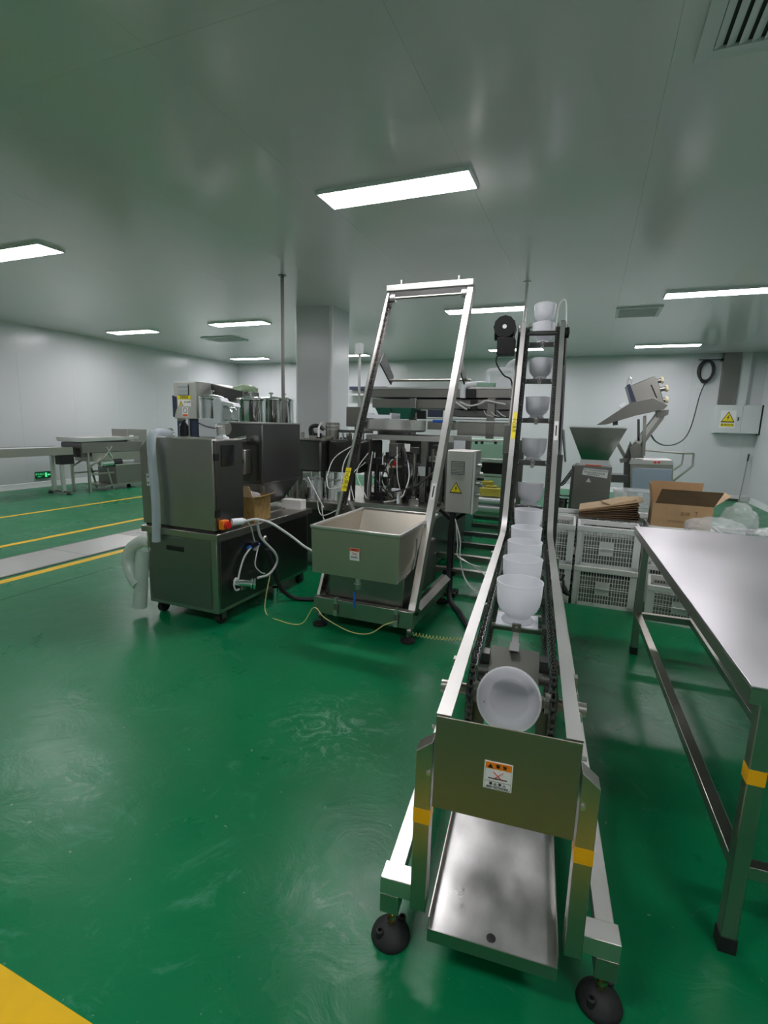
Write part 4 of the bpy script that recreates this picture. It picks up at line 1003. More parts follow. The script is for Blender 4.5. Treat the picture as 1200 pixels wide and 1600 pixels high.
MB().tube([(-3.07, 2.76, .50), (-3.085, 2.74, .35), (-3.09, 2.73, .2), (-3.10, 2.72, .055)], .05, 16).build('lower_run', 'hose_milky', h2)

# cardboard box on the worktop
cb = thing('cardboard_box', 'small stained cardboard box with open flap on pump cabinet worktop', 'box', (-2.53, 3.36, .70), R(6))
w, d, h = .11, .13, .20
MB().box(-w, w, -d, d, 0, .004).build('bottom', 'cardboard_old', cb)
for a in ((-w, w, -d, -d+.004), (-w, w, d-.004, d), (-w, -w+.004, -d+.004, d-.004), (w-.004, w, -d+.004, d-.004)): MB().box(*a, .004, h).build('side_panel', 'cardboard_old', cb)
MB().hexa([(-w, -d, h), (w-.01, -d, h), (w-.01, -d+.004, h), (-w, -d+.004, h), (-w+.0, -d-.01, h+.085), (w-.04, -d-.01, h+.085), (w-.04, -d-.006, h+.085), (-w, -d-.006, h+.085)]).build('front_flap', 'cardboard_light', cb)
MB().hexa([(w-.004, -d, h), (w, -d, h), (w, d, h), (w-.004, d, h), (w+.04, -d, h+.008), (w+.044, -d, h+.004), (w+.044, d, h+.012), (w+.04, d, h+.016)]).build('side_flap', 'cardboard_old', cb)
crumple('plastic_bag', (-2.53, 3.36, .86), .06, .07, .035, 12, 'small clear bag inside the stained cardboard box', 'bag')
wbx = thing('white_carton', 'small plain white carton on the far end of pump cabinet worktop', 'box', (-2.50, 3.97, .70), R(3))
MB().box(-.10, .10, -.05, .05, 0, .085).build('carton_body', 'sticker_white', wbx, bevel=.003)
MB().box(-.101, .101, -.051, .051, .07, .086).build('lid', 'sticker_white', wbx)

# things standing on top of the upper box
hm = thing('operator_panel', 'white angled operator display on clear post above pump cabinet', 'display', (-2.50, 3.0, 1.36))
MB().lathe([(0, 0), (.05, 0), (.05, .012), (.03, .02), (.022, .03), (0, .03)], (0, 0, 0), (0, 0, 1), 20).build('base_flange', 'plastic_white', hm)
MB().cyl((0, 0, .03), (0, 0, .12), .024, 18).build('clear_post', 'glass', hm)
MB().prism([(-.045, -.04, .11), (.025, -.04, .11), (.035, -.04, .27), (.02, -.04, .295), (-.035, -.04, .29), (-.045, -.04, .27)], (0, .09, 0)).build('housing', 'plastic_white', hm, bevel=.008)
MB().prism([(.035, -.035, .27), (.13, -.035, .255), (.14, -.035, .23), (.04, -.035, .24)], (0, .08, 0)).build('visor', 'plastic_white', hm, bevel=.004)
MB().prism([(.036, -.03, .235), (.11, -.03, .225), (.12, -.03, .13), (.03, -.03, .13)], (0, .07, 0)).build('chrome_head', 'chrome', hm, bevel=.01)
wb_ = thing('white_motor_box', 'white boxed drive with dark end standing behind upper cabinet box', 'box', (-2.83, 3.22, 1.36))
MB().box(-.05, .12, -.04, .08, .0, .145).build('white_cover', 'plastic_white', wb_, bevel=.006)
MB().box(-.065, -.05, -.035, .075, .005, .14).build('dark_end', 'dark_blue', wb_)
MB().cyl((.12, .02, .075), (.18, .02, .075), .055, 18).build('chrome_end', 'steel', wb_)
MB().tube([(-.05, -.045, .11), (.03, -.05, .085), (.12, -.045, .07)], .004).build('cord', 'dark_blue', wb_)
bk = thing('black_bottle', 'small black bottle standing on upper cabinet box', 'bottle', (-3.0, 3.15, 1.36))
MB().lathe([(0, 0), (.035, 0), (.035, .085), (.015, .11), (.015, .13), (0, .13)], (0, 0, 0), (0, 0, 1), 16).build('bottle_body', 'black_gloss', bk)
MB().box(-.05, .01, -.015, .015, .12, .14).build('spray_head', 'steel', bk)

# ================================================================ BIG PRODUCT TANK on the cabinet
TK = thing('product_tank', 'tall rectangular steel product tank standing behind the pump cabinet box', 'tank', (-2.94, 3.55, .70))
x1, y1 = .40, .60
sh = MB()
MB().box(0, x1, 0, y1, .27, .775).build('tank_body', 'steel_dark', TK, bevel=.01)
MB().box(-.008, x1+.008, -.008, y1+.008, .772, .785).build('tank_rim', 'steel_bright', TK)
MB().hexa([(.10, .15, .06), (.30, .15, .06), (.30, .45, .06), (.10, .45, .06), (0.002, .002, .27), (x1-.002, .002, .27), (x1-.002, y1-.002, .27), (.002, y1-.002, .27)]).build('tapered_bottom', 'steel_dark', TK, bevel=.01)
for x in (.03, .37):
    for y in (.03, .57): MB().box(x-.015, x+.015, y-.015, y+.015, 0, .3).build('leg', 'steel', TK)
MB().box(.02, .38, .02, .58, 0.0, .012).build('base_plate', 'steel', TK)
vb = MB().box(.14, .30, -.11, -.02, .35, .56).build('valve_box', 'steel', TK, bevel=.012)
MB().lathe([(0, 0), (.045, 0), (.045, .006), (0, .006)], (.24, -.11, .46), (0, -1, 0), 20).build('valve_window', 'black', vb)
ring = MB()
for k in range(8):
    a = 2*math.pi*k/8; ring.box(.24+math.cos(a)*.03-.006, .24+math.cos(a)*.03+.006, -.122, -.116, .46+math.sin(a)*.03-.006, .46+math.sin(a)*.03+.006)
ring.build('valve_bolts', 'steel_bright', vb)
MB().cyl((.22, -.07, .56), (.22, -.07, .62), .02, 12).cyl((.17, -.08, .62), (.30, -.06, .65), .028, 14).build('elbow_pipe', 'chrome', vb)
MB().box(.0, .35, -.02, .0, .30, .60).build('mounting_bar', 'steel_dark', TK)

# ================================================================ FILLING MACHINE (centre background)
FM = thing('filling_machine', 'stainless filling machine table crowded with cylinders, tubes and clamps behind the hoist', 'machine', (0, 0, 0))
MB().box(-3.0, -1.28, 4.42, 5.9, .62, .70).build('deck', 'steel', FM, bevel=.004)
MB().box(-2.98, -1.30, 4.46, 5.86, .15, .62).build('base_cabinet', 'steel_dark', FM, bevel=.004)
for x in (-2.9, -1.38):
    for y in (4.55, 5.75): MB().cyl((x, y, 0), (x, y, .15), .03, 12).build('foot', 'steel_dark', FM)
MB().box(-2.15, -1.32, 4.40, 4.44, .70, .735).build('front_rail', 'steel_bright', FM)
MB().bar((-2.14, 4.42, .718), (-1.88, 3.98, .718), .03, .035).build('side_rail', 'steel_bright', FM)
# second tank (dark) at left rear
T2 = MB().box(-3.02, -2.58, 4.62, 5.22, .98, 1.315).build('dark_tank', 'steel_dark', FM, bevel=.02)
MB().box(-3.03, -2.57, 4.61, 5.23, 1.31, 1.325).build('tank_rim', 'steel', T2)
MB().box(-2.57, -2.20, 4.75, 5.4, .98, 1.32).build('dark_tank', 'steel_dark', FM, bevel=.02)
for x in (-2.95, -2.66, -2.3):
    MB().box(x-.02, x+.02, 4.8, 4.84, .70, .98).build('tank_leg', 'steel_dark', FM)
# clutter on tank tops: motors, rods, valves
rn = random.Random(4)
cl = MB().cyl((-2.62, 4.95, 1.32), (-2.62, 4.95, 1.50), .075, 18).build('motor', 'steel', FM)
MB().lathe([(.075, .10), (.082, .10), (.082, .115), (.075, .115)], (-2.62, 4.95, 1.32), (0, 0, 1), 18).lathe([(.075, .14), (.082, .14), (.082, .155), (.075, .155)], (-2.62, 4.95, 1.32), (0, 0, 1), 18).build('motor_band', 'steel_bright', cl)
MB().tube([(-2.86, 4.9, 1.34), (-2.85, 4.88, 1.44), (-2.76, 4.88, 1.46), (-2.70, 4.90, 1.42)], .022, 10).build('black_hose', 'cable_black', FM)
MB().tube([(-2.70, 4.86, 1.50), (-2.73, 4.84, 1.44), (-2.72, 4.82, 1.34)], .012, 8).build('white_tube', 'cable_white', FM)
MB().bar((-2.55, 4.95, 1.41), (-2.18, 5.05, 1.41), .03, .03).build('agitator_arm', 'steel_dark', FM)
for k in range(16):
    x, y = rn.uniform(-2.95, -2.2), rn.uniform(4.75, 5.2); h = rn.uniform(.02, .10)
    if k % 3: MB().cyl((x, y, 1.325), (x, y, 1.325+h), rn.uniform(.012, .035), 10).build('fitting', rn.choice(['steel', 'chrome', 'steel_dark', 'black']), FM)
    else: MB().box(x-.04, x+.04, y-.02, y+.02, 1.325, 1.325+h*.6).build('block', rn.choice(['steel', 'steel_dark', 'black']), FM, bevel=.003)
for x in (-2.36, -2.30, -2.25, -2.20): MB().cyl((x, 4.85, 1.32), (x, 4.85, 1.32+rn.uniform(.10, .20)), .007, 8).build('guide_rod', 'steel_dark', FM)
# glass dosing cylinders in front of the tanks
for i, (x, y) in enumerate(((-2.62, 4.50), (-2.55, 4.55), (-2.40, 4.52), (-2.33, 4.52), (-2.26, 4.56))):
    gcy = MB().cyl((x, y, .72), (x, y, .92), .028, 16).build('glass_cylinder', 'glass', FM)
    MB().cyl((x, y, .70), (x, y, .72), .04, 16).build('cylinder_cap', 'steel_bright', gcy)
    MB().cyl((x, y, .92), (x, y, .935), .034, 16).build('cylinder_cap', 'steel_bright', gcy)
    MB().cyl((x, y, .72), (x, y, 1.0), .006, 8).build('piston_rod', 'chrome', gcy)
MB().lathe([(0, .05), (.045, 0), (0, -.005)], (-2.84, 4.44, .945), (0, 0, 1), 14).build('white_funnel', 'plastic_white', FM)
for k in range(9):
    x, y = rn.uniform(-2.95, -2.65), rn.uniform(4.44, 4.6); h = rn.uniform(.04, .2)
    MB().cyl((x, y, .70), (x, y, .70+h), rn.uniform(.01, .03), 10).build('valve_part', rn.choice(['steel', 'black', 'steel_dark', 'chrome']), FM)
# frame of the machine
zt = 1.385
MB().box(-2.24, -1.28, 5.0, 5.05, zt-.05, zt).build('top_rail', 'steel_bright', FM)
MB().box(-2.24, -1.28, 5.85, 5.9, zt-.05, zt).build('top_rail', 'steel_bright', FM)
MB().box(-2.24, -2.19, 5.05, 5.85, zt-.05, zt).build('top_rail', 'steel_bright', FM)
for x in (-2.22, -1.93, -1.58, -1.31):
    MB().box(x-.03, x+.03, 5.0, 5.06, .70, zt-.05).build('frame_post', 'steel_dull', FM)
    MB().box(x-.03, x+.03, 5.84, 5.9, .70, zt-.05).build('frame_post', 'steel_dull', FM)
MB().box(-2.2, -1.3, 5.08, 5.12, .98, 1.06).build('mid_rail', 'steel_dark', FM)
MB().box(-1.95, -1.85, 4.95, 5.25, .70, 1.30).build('column_plate', 'steel_dull', FM, bevel=.004)
pneu = [(-2.12, 4.85), (-2.05, 4.88), (-1.78, 5.1), (-1.70, 5.15), (-1.66, 4.95), (-1.5, 5.1), (-1.45, 5.2), (-1.40, 5.05), (-2.0, 5.3), (-1.82, 5.35), (-1.55, 5.4)]
for i, (x, y) in enumerate(pneu):
    z1 = rn.uniform(.95, 1.25); pc_ = MB().cyl((x, y, .70), (x, y, z1), rn.uniform(.016, .032), 12).build('air_cylinder', rn.choice(['steel', 'steel_dull', 'chrome', 'black']), FM)
    MB().box(x-.045, x+.045, y-.03, y+.03, z1, z1+.06).build('cylinder_head', rn.choice(['black', 'steel_dark', 'steel']), pc_, bevel=.004)
for k in range(26):
    x, y, z = rn.uniform(-2.15, -1.33), rn.uniform(4.75, 5.6), .70; h = rn.uniform(.03, .16)
    MB().box(x-rn.uniform(.02, .06), x+rn.uniform(.02, .06), y-.03, y+.03, z, z+h).build('fixture_block', rn.choice(['black', 'steel_dark', 'steel', 'steel_dull', 'chrome']), FM, bevel=.003)
MB().box(-1.80, -1.74, 5.02, 5.03, 1.22, 1.30).build('white_tag', 'sticker_white', FM)
MB().box(-1.88, -1.85, 4.90, 4.94, 1.06, 1.12).build('red_tag', 'red', FM)
MB().box(-1.78, -1.70, 4.62, 4.66, .84, .87).box(-1.72, -1.70, 4.62, 4.66, .72, .84).build('white_bracket', 'plastic_white', FM)
for k, (a, b, c, r, m) in enumerate((((-2.12, 4.8, 1.2), (-2.2, 4.7, 1.0), (-2.05, 4.62, .75), .0055, 'cable_white'), ((-2.15, 4.8, 1.1), (-2.25, 4.66, .95), (-2.18, 4.6, .72), .0055, 'cable_white'),
        ((-1.78, 4.98, 1.25), (-1.66, 4.8, 1.0), (-1.68, 4.7, .80), .007, 'cable_white'), ((-1.68, 4.7, .80), (-1.75, 4.65, .75), (-1.85, 4.6, .73), .007, 'cable_white'),
        ((-1.80, 4.98, 1.26), (-1.74, 4.9, 1.18), (-1.70, 4.8, 1.12), .016, 'cable_black'), ((-2.05, 4.8, .95), (-1.8, 4.6, .84), (-1.55, 4.7, .90), .008, 'cable_black'),
        ((-1.60, 4.7, .85), (-1.5, 4.75, .95), (-1.35, 4.9, 1.1), .010, 'cable_black'), ((-2.62, 4.42, .95), (-2.5, 4.38, .80), (-2.40, 4.36, .66), .006, 'cable_white'),
        ((-2.20, 4.7, 1.30), (-2.38, 4.55, 1.15), (-2.42, 4.45, .95), .0055, 'cable_white'), ((-2.42, 4.45, .95), (-2.36, 4.40, .85), (-2.22, 4.42, .88), .006, 'cable_white'),
        ((-2.24, 4.7, 1.28), (-2.30, 4.6, 1.10), (-2.28, 4.5, .90), .006, 'cable_white'), ((-2.5, 4.40, .72), (-2.42, 4.36, .58), (-2.22, 4.35, .66), .006, 'cable_white'),
        ((-2.45, 4.40, .70), (-2.36, 4.34, .52), (-2.10, 4.33, .62), .006, 'cable_white'), ((-1.95, 5.0, .98), (-1.9, 4.85, 1.1), (-1.82, 4.95, 1.2), .006, 'cable_white'))):
    MB().tube([a, b, c], r, 8).build('tubing', m, FM)
MB().box(-2.18, -1.50, 5.72, 5.78, .70, zt-.06).build('rear_plate', 'steel_dark', FM)
for k in range(110):
    x, y = rn.uniform(-2.17, -1.34), rn.uniform(4.8, 5.7); z = rn.choice([.70, .70, .86, .98, 1.06, 1.15]); h = rn.uniform(.02, .14); m_ = rn.choice(['black', 'black', 'steel_dark', 'steel_dark', 'steel', 'chrome', 'steel_dull'])
    if k % 2: MB().cyl((x, y, z), (x, y, z+h), rn.uniform(.008, .022), 8).build('valve_fitting', m_, FM)
    else: MB().box(x-rn.uniform(.01, .05), x+rn.uniform(.01, .05), y-.02, y+.02, z, z+h*.7).build('fixture_block', m_, FM)
for k in range(14):
    x = rn.uniform(-2.15, -1.4); y = rn.uniform(4.75, 5.0); MB().tube([(x, y, rn.uniform(1.0, 1.3)), (x+rn.uniform(-.1, .1), y-.06, rn.uniform(.85, 1.0)), (x+rn.uniform(-.15, .15), y, .72)], .005, 6).build('tubing', rn.choice(['cable_black', 'cable_white', 'cable_black']), FM)
for k in range(20):
    x = rn.uniform(-3.0, -2.2); y = rn.uniform(4.44, 4.7); h = rn.uniform(.05, .22)
    MB().cyl((x, y, .70), (x, y, .70+h), rn.uniform(.008, .025), 8).build('valve_fitting', rn.choice(['black', 'steel_dark', 'chrome', 'steel']), FM)
# rotary bowl and trays on the frame
MB().lathe([(0, 0), (.34, 0), (.36, .02), (.36, .13), (.345, .13), (.345, .02), (0, .02)], (-2.10, 5.5, 1.42), (0, 0, 1), 36).build('rotary_bowl', 'steel_bright', FM)
MB().cyl((-2.10, 5.5, zt-.02), (-2.10, 5.5, 1.42), .20, 24).build('bowl_base', 'steel_dark', FM)
MB().box(-2.36, -2.02, 5.18, 5.45, 1.56, 1.60).box(-2.36, -2.34, 5.18, 5.45, 1.52, 1.62).box(-2.04, -2.02, 5.18, 5.45, 1.52, 1.62).build('white_chute', 'plastic_white', FM)
vbx = MB().box(-2.58, -2.40, 5.20, 5.32, 1.46, 1.68).build('sensor_box', 'steel_dull', FM, bevel=.006)
MB().cyl((-2.46, 5.26, 1.33), (-2.46, 5.26, 1.46), .015, 8).build('box_post', 'steel', vbx)
MB().cyl((-2.47, 5.3, 1.68), (-2.47, 5.3, 2.26), .016, 10).build('sensor_post', 'steel_bright', FM)
MB().box(-2.52, -2.44, 5.26, 5.34, 2.26, 2.38).build('sensor_head', 'light_grey', FM, bevel=.006)

# ================================================================ WEIGHER PLATFORM (behind)
WG = thing('weigher_platform', 'long polished steel trough platform with white pipes behind hoist and elevator', 'machine', (0, 0, 0))
YW = 6.3
def wb_box(name, px0, py0, px1, py1, Y, dep, m, parent=WG, bevel=.004):
    a, b = at(px0, py0, Y), at(px1, py1, Y)
    return MB().box(min(a.x, b.x), max(a.x, b.x), Y, Y+dep, min(a.z, b.z), max(a.z, b.z)).build(name, m, parent, bevel=bevel)
wb_box('upper_trough', 580, 607, 796, 622, YW, .8, 'steel_dull')
wb_box('trough_band', 582, 623, 796, 640, YW+.02, .76, 'steel_dull')
wb_box('trough_rim', 579, 605, 797, 608, YW-.01, .82, 'steel_bright')
wb_box('lower_dark_rail', 700, 641, 795, 652, YW+.04, .7, 'steel_dark')  # rail in dark steel
wb_box('shelf_edge', 640, 653, 795, 656, YW-.03, .7, 'steel_bright')
wb_box('lower_tray', 715, 659, 795, 683, YW-.02, .6, 'steel')
wb_box('lower_tray_rim', 715, 657, 795, 661, YW-.04, .62, 'light_grey')
wb_box('blue_end_tray', 668, 658, 706, 672, YW, .5, 'steel')
wb_box('blue_cap', 676, 656, 704, 661, YW-.01, .3, 'blue')
wb_box('bottom_rail', 600, 684, 800, 689, YW-.04, .06, 'steel_bright')
for k, px in enumerate((640, 762)):
    wb_box('hanger_post', px, 622, px+8, 686, YW-.03, .05, 'steel_dull')
for px in (640, 805):
    a = at(px, 690, YW)
    for yy in (YW, YW+.7): MB().box(a.x-.03, a.x+.03, yy, yy+.06, 0, a.z).build('support_leg', 'steel_dull', WG)
for i, (x0, x1) in enumerate(((588, 612), (612, 645))):
    a, b = at(x0, 637, YW-.2), at(x1, 655, YW-.2)
    MB().hexa([(a.x+.06, YW-.2, b.z), (b.x-.06, YW-.2, b.z), (b.x-.06, YW+.1, b.z), (a.x+.06, YW+.1, b.z), (a.x, YW-.25, a.z), (b.x, YW-.25, a.z), (b.x, YW+.15, a.z), (a.x, YW+.15, a.z)]).build('green_tray', 'green_dark', WG, bevel=.006)
p1 = [at(723, 622, YW-.05), at(724, 606, YW-.05), at(732, 602, YW), at(760, 600, YW+.1)]
MB().tube(p1, .035, 12).build('white_pipe', 'plastic_white', WG)
MB().tube([at(761, 600, YW+.1), at(762, 585, YW+.1), at(768, 580, YW+.1), at(800, 578, YW+.1)], .035, 12).build('white_pipe', 'plastic_white', WG)
MB().tube([at(792, 578, YW+.1), at(798, 568, YW+.1), at(812, 562, YW+.1)], .03, 12).build('white_pipe', 'plastic_white', WG)
MB().lathe([(0, 0), (.07, 0), (.07, .05), (0, .05)], at(762, 601, YW+.1)-V((0, 0, .03)), (0, 0, 1), 16).build('pipe_flange', 'plastic_white', WG)
wb_box('pump_base', 745, 598, 775, 606, YW, .3, 'green_pale')
c = at(783, 603, YW+.05)
MB().prism([(c.x-.10, YW, c.z-.02), (c.x+.10, YW, c.z-.02), (c.x+.10, YW, c.z+.10), (c.x+.06, YW, c.z+.13), (c.x, YW, c.z+.10)], (0, .15, 0)).build('white_hood', 'plastic_white', WG, bevel=.006)
for k, pts in enumerate((((718, 628), (735, 634), (752, 630), (758, 626)), ((752, 629), (760, 626), (775, 629), (790, 632)), ((712, 628), (720, 634), (730, 640)))):
    MB().tube([at(x, y, YW-.06) for x, y in pts], .012, 8).build('white_tube', 'cable_white', WG)
for k in range(3):
    MB().tube([at(756+10*k, 641, YW-.02), at(760+12*k, 648, YW-.04), at(770+10*k, 651, YW-.03)], .006, 6).build('thin_tube', 'cable_white', WG)
for (x0, y0, x1, y1, m) in ((728, 608, 742, 622, 'black'), (735, 624, 744, 640, 'black'), (652, 641, 664, 655, 'black'), (668, 640, 690, 652, 'dark_blue')):
    wb_box('drive_unit', x0, y0, x1, y1, YW-.05, .06, m)
for px in (742, 751, 772): wb_box('hanging_clip', px, 689, px+4, 694, YW-.04, .03, 'black')

# pale green cabinet and shelf beyond
GC = thing('green_cabinet', 'pale green machine panel standing beyond the control box', 'cabinet', (-1.5, 8.3, 0))
a, b = at(736, 690, 8.3), at(797, 765, 8.3)
MB().box(a.x+1.5, b.x+1.5+.1, 0, .5, .0, a.z+.05).build('cabinet_body', 'green_pale', GC, bevel=.01)
MB().box(a.x+1.5+.02, b.x+1.5+.05, -.01, 0, .1, a.z-.02).build('front_panel', 'green_pale', GC, bevel=.003)
c2 = at(705, 690, 8.3)
MB().box(c2.x+1.5, a.x+1.5-.01, 0, .45, 0, a.z+.05).build('white_panel', 'plastic_white', GC, bevel=.01)
SH = thing('packing_conveyor', 'low pale packing conveyor beyond the control box carrying yellow cases', 'conveyor', (0, 0, 0))
def sbox(name, px0, py0, px1, py1, Y, dep, m): return wb_box(name, px0, py0, px1, py1, Y, dep, m, SH)
sbox('upper_rail', 748, 716, 800, 721, 7.6, .05, 'steel_bright')
sbox('drive_housing', 752, 722, 792, 742, 7.62, .3, 'black')
sbox('middle_rail', 748, 743, 800, 748, 7.6, .05, 'steel')
bt = sbox('belt', 676, 776, 805, 783, 7.32, .5, 'plastic_white')
sbox('lower_belt', 676, 788, 805, 796, 7.25, .4, 'light_grey')
for px in (690, 798):
    q = at(px, 796, 7.3)
    for yy in (7.3, 7.7): MB().box(q.x-.03, q.x+.03, yy, yy+.05, 0, q.z-.02).build('leg', 'steel_dull', SH)
    MB().box(q.x-.03, q.x+.03, 7.62, 7.67, 0, 1.2).build('rail_post', 'steel_dull', SH)
yc = thing('yellow_case', 'dull yellow case lying on the packing conveyor', 'case', at(765, 776, 7.45))
MB().box(-.16, .16, 0, .22, 0, .13).build('case_body', 'yellow_dull', yc, bevel=.02)
MB().box(-.08, .08, .02, .18, .13, .16).build('case_lid', 'yellow_dull', yc, bevel=.01)
yc2 = thing('yellow_case', 'small yellow case perched on top of the larger yellow case', 'case', yc.location+V((-.06, .05, .161)))
MB().box(-.09, .09, 0, .12, 0, .06).build('case_body', 'yellow_dull', yc2, bevel=.012)
MB().box(-.05, .05, .02, .10, .06, .07).build('case_lid', 'yellow_dull', yc2)
tq = thing('turquoise_bin', 'turquoise plastic bin beside the leaning hoist rail on packing conveyor', 'bin', at(684, 776, 7.45))
MB().hexa([(-.07, 0, 0), (.07, 0, 0), (.07, .2, 0), (-.07, .2, 0), (-.09, -.02, .24), (.09, -.02, .24), (.09, .22, .24), (-.09, .22, .24)]).build('bin_body', 'turquoise', tq, bevel=.008)
MB().box(-.1, .1, -.03, .23, .14, .16).build('bin_rim', 'turquoise', tq)
gm = thing('green_machine_base', 'dark teal machine base under the filling machine beside hoist rail', 'machine', (-1.75, 6.0, 0))
MB().box(0, .42, .0, .5, 0, .66).build('base_body', 'green_dark', gm, bevel=.006)
MB().box(-.04, .46, -.04, .54, .66, .70).build('base_top', 'steel', gm, bevel=.004)

# ================================================================ COOKING / MIXER ROW (left background)
MX = thing('mixer_cabinet', 'grey vented mixer head cabinet with yellow and white warning labels', 'machine', (-5.05, 5.2, 0))
a, b = at(270, 596, 5.2), at(308, 655, 5.2)
X0, X1 = a.x+5.05, b.x+5.05
MB().box(X0, X1, 0, .75, b.z, a.z).build('head_box', 'beige_paint', MX, bevel=.012)
MB().box(X0+.02, X1-.02, .02, .70, .05, b.z).build('pedestal', 'dark_blue', MX, bevel=.01)
MB().box(X0+.14, X0+.24, -.01, .02, .9, b.z).build('front_rail', 'light_grey', MX)
MB().prism([(X0-.012, 0.02, b.z+.02), (X0+.05, .02, b.z+.15), (X0+.05, .02, b.z+.28), (X0-.012, .02, b.z+.30)], (0, -.03, 0)).build('blue_cover', 'dark_blue', MX)
vz = (a.z-b.z)
lv = MB().box(X0+.09, X0+.26, -.008, 0, b.z+vz*.64, a.z-.04).build('louvre', 'steel_dark', MX)
for k in range(9): MB().box(X0+.095, X0+.255, -.013, -.008, b.z+vz*.65+k*.0155, b.z+vz*.65+k*.0155+.0095).build('louvre_slat', 'light_grey', lv)
MB().box(X0+.07, X0+.29, -.004, 0, b.z+vz*.53, b.z+vz*.62).build('yellow_label', 'sticker_yellow', MX)
text('注意安全', .036, (X0+.18, -.005, b.z+vz*.575), (1, 0, 0), (0, 0, 1), 'ink', MX)
wl2 = MB().box(X0+.075, X0+.295, -.004, 0, b.z+vz*.34, b.z+vz*.52).build('white_label', 'sticker_white', MX)
hazard(wl2, (X0+.125, -.0042, b.z+vz*.42), (1, 0, 0), (0, 0, 1), .075)
text('小心有电', .028, (X0+.23, -.005, b.z+vz*.45), (1, 0, 0), (0, 0, 1), 'ink', wl2)
pl2 = MB().box(X0+.14, X0+.24, -.004, 0, b.z+vz*.06, b.z+vz*.31).build('prohibition_label', 'sticker_white', MX)
MB().lathe([(.028, 0), (.035, 0), (.035, .001), (.028, .001)], (X0+.19, -.0042, b.z+vz*.225), (0, -1, 0), 24, True).build('prohibition_ring', 'ink', pl2)
MB().bar((X0+.17, -.005, b.z+vz*.26), (X0+.21, -.005, b.z+vz*.19), .001, .005, (0, -1, 0)).build('prohibition_bar', 'ink', pl2)
MB().box(X0+.15, X0+.23, -.0052, -.004, b.z+vz*.07, b.z+vz*.125).build('red_band', 'sticker_reflection_red', pl2)
MB().hexa([(X1, .28, a.z-.24), (X1+.5, .30, a.z-.22), (X1+.5, .65, a.z-.22), (X1, .70, a.z-.24), (X1, .28, a.z-.005), (X1+.5, .30, a.z-.10), (X1+.5, .65, a.z-.10), (X1, .70, a.z-.005)]).build('arm_housing', 'steel_dark', MX, bevel=.01)
bag = crumple('green_bag', (-4.29, 5.62, 1.862), .14, .10, .055, 21, 'pale green plastic bag bundled on the mixer arm', 'bag', 'green_bag')
def drum(px, Y, wpx, ytop, lb, r=None):
    c = at(px, ytop, Y); r = r or wpx/2/FPX*Y*1.08
    t = thing('polished_pot', lb, 'pot', (c.x, Y, .86), 0, 'polished steel pots in a row')
    h = c.z-.86
    MB().lathe([(0, 0), (r*.97, 0), (r, .02), (r, h-.02), (r*1.02, h), (r*.98, h), (r*.98, h-.01), (0, h-.012)], (0, 0, 0), (0, 0, 1), 40).build('pot_body', 'polished', t)
    MB().lathe([(r*.99, h), (r*1.03, h+.004), (r*1.03, h+.022), (r*.95, h+.03), (r*.5, h+.05), (.03, h+.055), (0, h+.055)], (0, 0, 0), (0, 0, 1), 40).build('lid', 'polished', t)
    MB().lathe([(0, 0), (.015, 0), (.015, .03), (.035, .035), (.035, .05), (0, .055)], (0, 0, h+.055), (0, 0, 1), 16).build('lid_knob', 'chrome', t)
drum(331, 4.98, 44, 624, 'polished steel pot below the mixer head, leftmost of the row')
drum(392, 5.45, 50, 626, 'polished steel pot behind the white operator display')
drum(424, 5.95, 44, 626, 'polished steel pot second from the right, behind the big tank')
drum(444, 6.35, 30, 627, 'polished steel pot nearest the white column, rightmost of the row')
pb = thing('pot_bench', 'steel bench carrying the row of polished pots', 'bench', (0, 0, 0))
MB().box(-4.70, -3.3, 4.74, 6.6, .80, .86).build('bench_top', 'steel', pb, bevel=.004)
for x in (-4.7, -3.4):
    for y in (4.80, 6.55): MB().box(x-.025, x+.025, y-.025, y+.025, 0, .80).build('leg', 'steel', pb)

# far wall window strip left of hoist
bw = thing('wall_shelf', 'dark blue and white wall mounted rail on the back wall beside column', 'shelf', (0, 0, 0))
a, b = at(546, 604, 13.3), at(572, 609, 13.3)
MB().box(a.x, b.x+.6, 13.3, 13.53, b.z, a.z).build('blue_rail', 'dark_blue', bw)
a2, b2 = at(546, 615, 13.3), at(572, 618, 13.3)
MB().box(a2.x, b2.x+.6, 13.3, 13.53, b2.z, a2.z).build('grey_rail', 'grey_paint', bw)

# ================================================================ LEFT CONVEYORS + exit sign
BC = thing('belt_conveyor', 'long stainless belt conveyor along the left wall', 'conveyor', (-9.4, 0, 0))
MB().box(-.26, .26, 2.4, 6.70, .78, .885).build('conveyor_bed', 'steel', BC, bevel=.004)
MB().box(-.22, .22, 2.42, 6.68, .885, .895).build('belt', 'light_grey', BC)
for x in (-.27, .25): MB().box(x, x+.02, 2.4, 6.70, .76, .905).build('side_guide', 'steel', BC)
MB().cyl((-.22, 6.69, .835), (.22, 6.69, .835), .05, 16).build('end_roller', 'steel_dark', BC)
MB().box(.10, .26, 6.45, 6.72, .58, .76).build('drive_box', 'black', BC, bevel=.006)
for y0 in (3.0, 6.56):
    for x in (-.14, .12):
        lg = MB().box(x-.03, x+.03, y0-.03, y0+.03, .05, .78).build('leg', 'steel_bright', BC)
        MB().bar((x, y0, .55), (x+(.18 if x > 0 else -.18)*.6, y0+.14, .77), .025, .025).build('leg_brace', 'steel', lg)
    MB().bar((-.30, y0, .05), (.30, y0, .05), .04, .03).build('leg_foot_bar', 'steel_dull', BC)
    for x in (-.26, .26): MB().lathe([(0, 0), (.05, 0), (.05, .012), (.02, .035), (0, .035)], (x, y0, 0), (0, 0, 1), 14).build('foot_pad', 'rubber', BC)
IM = thing('inspection_machine', 'stainless sorting machine with covered chute at the end of belt conveyor', 'machine', (-9.35, 6.82, 0))
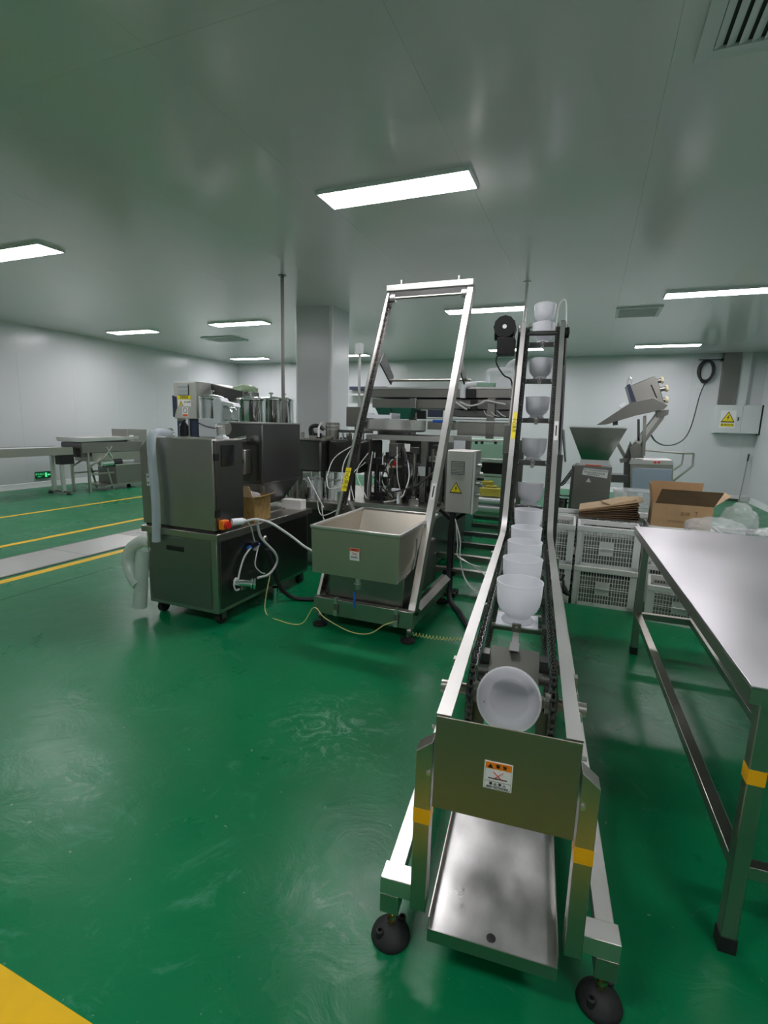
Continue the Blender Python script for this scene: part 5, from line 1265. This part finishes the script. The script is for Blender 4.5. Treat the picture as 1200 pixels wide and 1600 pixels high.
MB().prism([(.30, -.05, .995), (.30, 1.35, 1.03), (.30, 1.35, 1.09), (.30, -.08, 1.08)], (-.6, 0, 0)).build('top_cover', 'steel_bright', IM, bevel=.004)
MB().box(-.28, .28, 0.02, 1.45, .78, .985).build('chute', 'steel_dull', IM, bevel=.006)
MB().box(-.27, .27, 0.0, .16, .70, .97).build('inlet_frame', 'steel_dark', IM)
MB().box(-.25, .25, .25, 1.4, .60, .78).build('lower_chute', 'steel', IM, bevel=.006)
MB().box(-.20, .25, 1.10, 1.62, .78, 1.24).build('control_head', 'steel', IM, bevel=.006)
MB().box(.252, .26, 1.15, 1.25, 1.0, 1.12).build('white_plate', 'sticker_white', IM)
MB().box(-.25, .28, .75, 1.55, .12, .50).build('base_cabinet', 'steel_dull', IM, bevel=.006)
MB().box(-.27, .30, .73, 1.57, .50, .52).build('cabinet_lid', 'steel_bright', IM)
MB().box(-.30, .32, .45, 1.60, .09, .12).build('base_frame', 'steel', IM)
mt_ = MB().cyl((.20, .45, .56), (.20, .72, .56), .085, 18).build('motor', 'chrome', IM)
MB().cyl((.20, .72, .56), (.20, .92, .56), .09, 18).build('motor_end', 'black', mt_)
for x in (-.2, .27):
    MB().box(x-.02, x+.02, .12, .16, 0, .78).build('leg', 'steel', IM)
    MB().bar((x, .15, .5), (x, .6, .72), .03, .03).build('leg_brace', 'steel', IM)
    MB().bar((x, .55, .45), (x, .66, .02), .03, .03).build('front_leg', 'steel', IM)
    MB().cyl((x, 1.45, 0), (x, 1.45, .09), .04, 12).build('caster', 'rubber', IM)
    MB().bar((x, .15, .36), (x, .7, .36), .03, .03).build('tie_bar', 'steel', IM)
MB().bar((.25, .5, .66), (.28, .68, .90), .03, .03).bar((.25, .70, .66), (.28, .55, .88), .03, .03).build('handle_bars', 'steel_bright', IM)
MB().box(-.20, .02, 1.62, 1.70, .25, .9).build('white_end_panel', 'plastic_white', IM)
EX = thing('exit_sign', 'small green emergency exit sign low on the left wall', 'sign', (XL, 7.06, .25))
MB().box(0, .03, -.16, .16, -.07, .07).build('sign_body', 'sign_green', EX, bevel=.004)
sf = MB().box(.03, .032, -.155, .155, -.065, .065).build('sign_face', 'sign_green', EX)
text('安全出口', .045, (.033, -.085, .018), (0, 1, 0), (0, 0, 1), 'sign_glow', sf)
text('EXIT', .035, (.033, -.085, -.032), (0, 1, 0), (0, 0, 1), 'sign_glow', sf)
MB().box(.032, .0325, .03, .075, -.045, .045).build('door_symbol', 'sign_glow', sf)
MB().prism([(.032, .085, .0), (.032, .11, .03), (.032, .11, .012), (.032, .145, .012), (.032, .145, -.012), (.032, .11, -.012), (.032, .11, -.03)], (.0006, 0, 0)).build('arrow_symbol', 'sign_glow', sf)
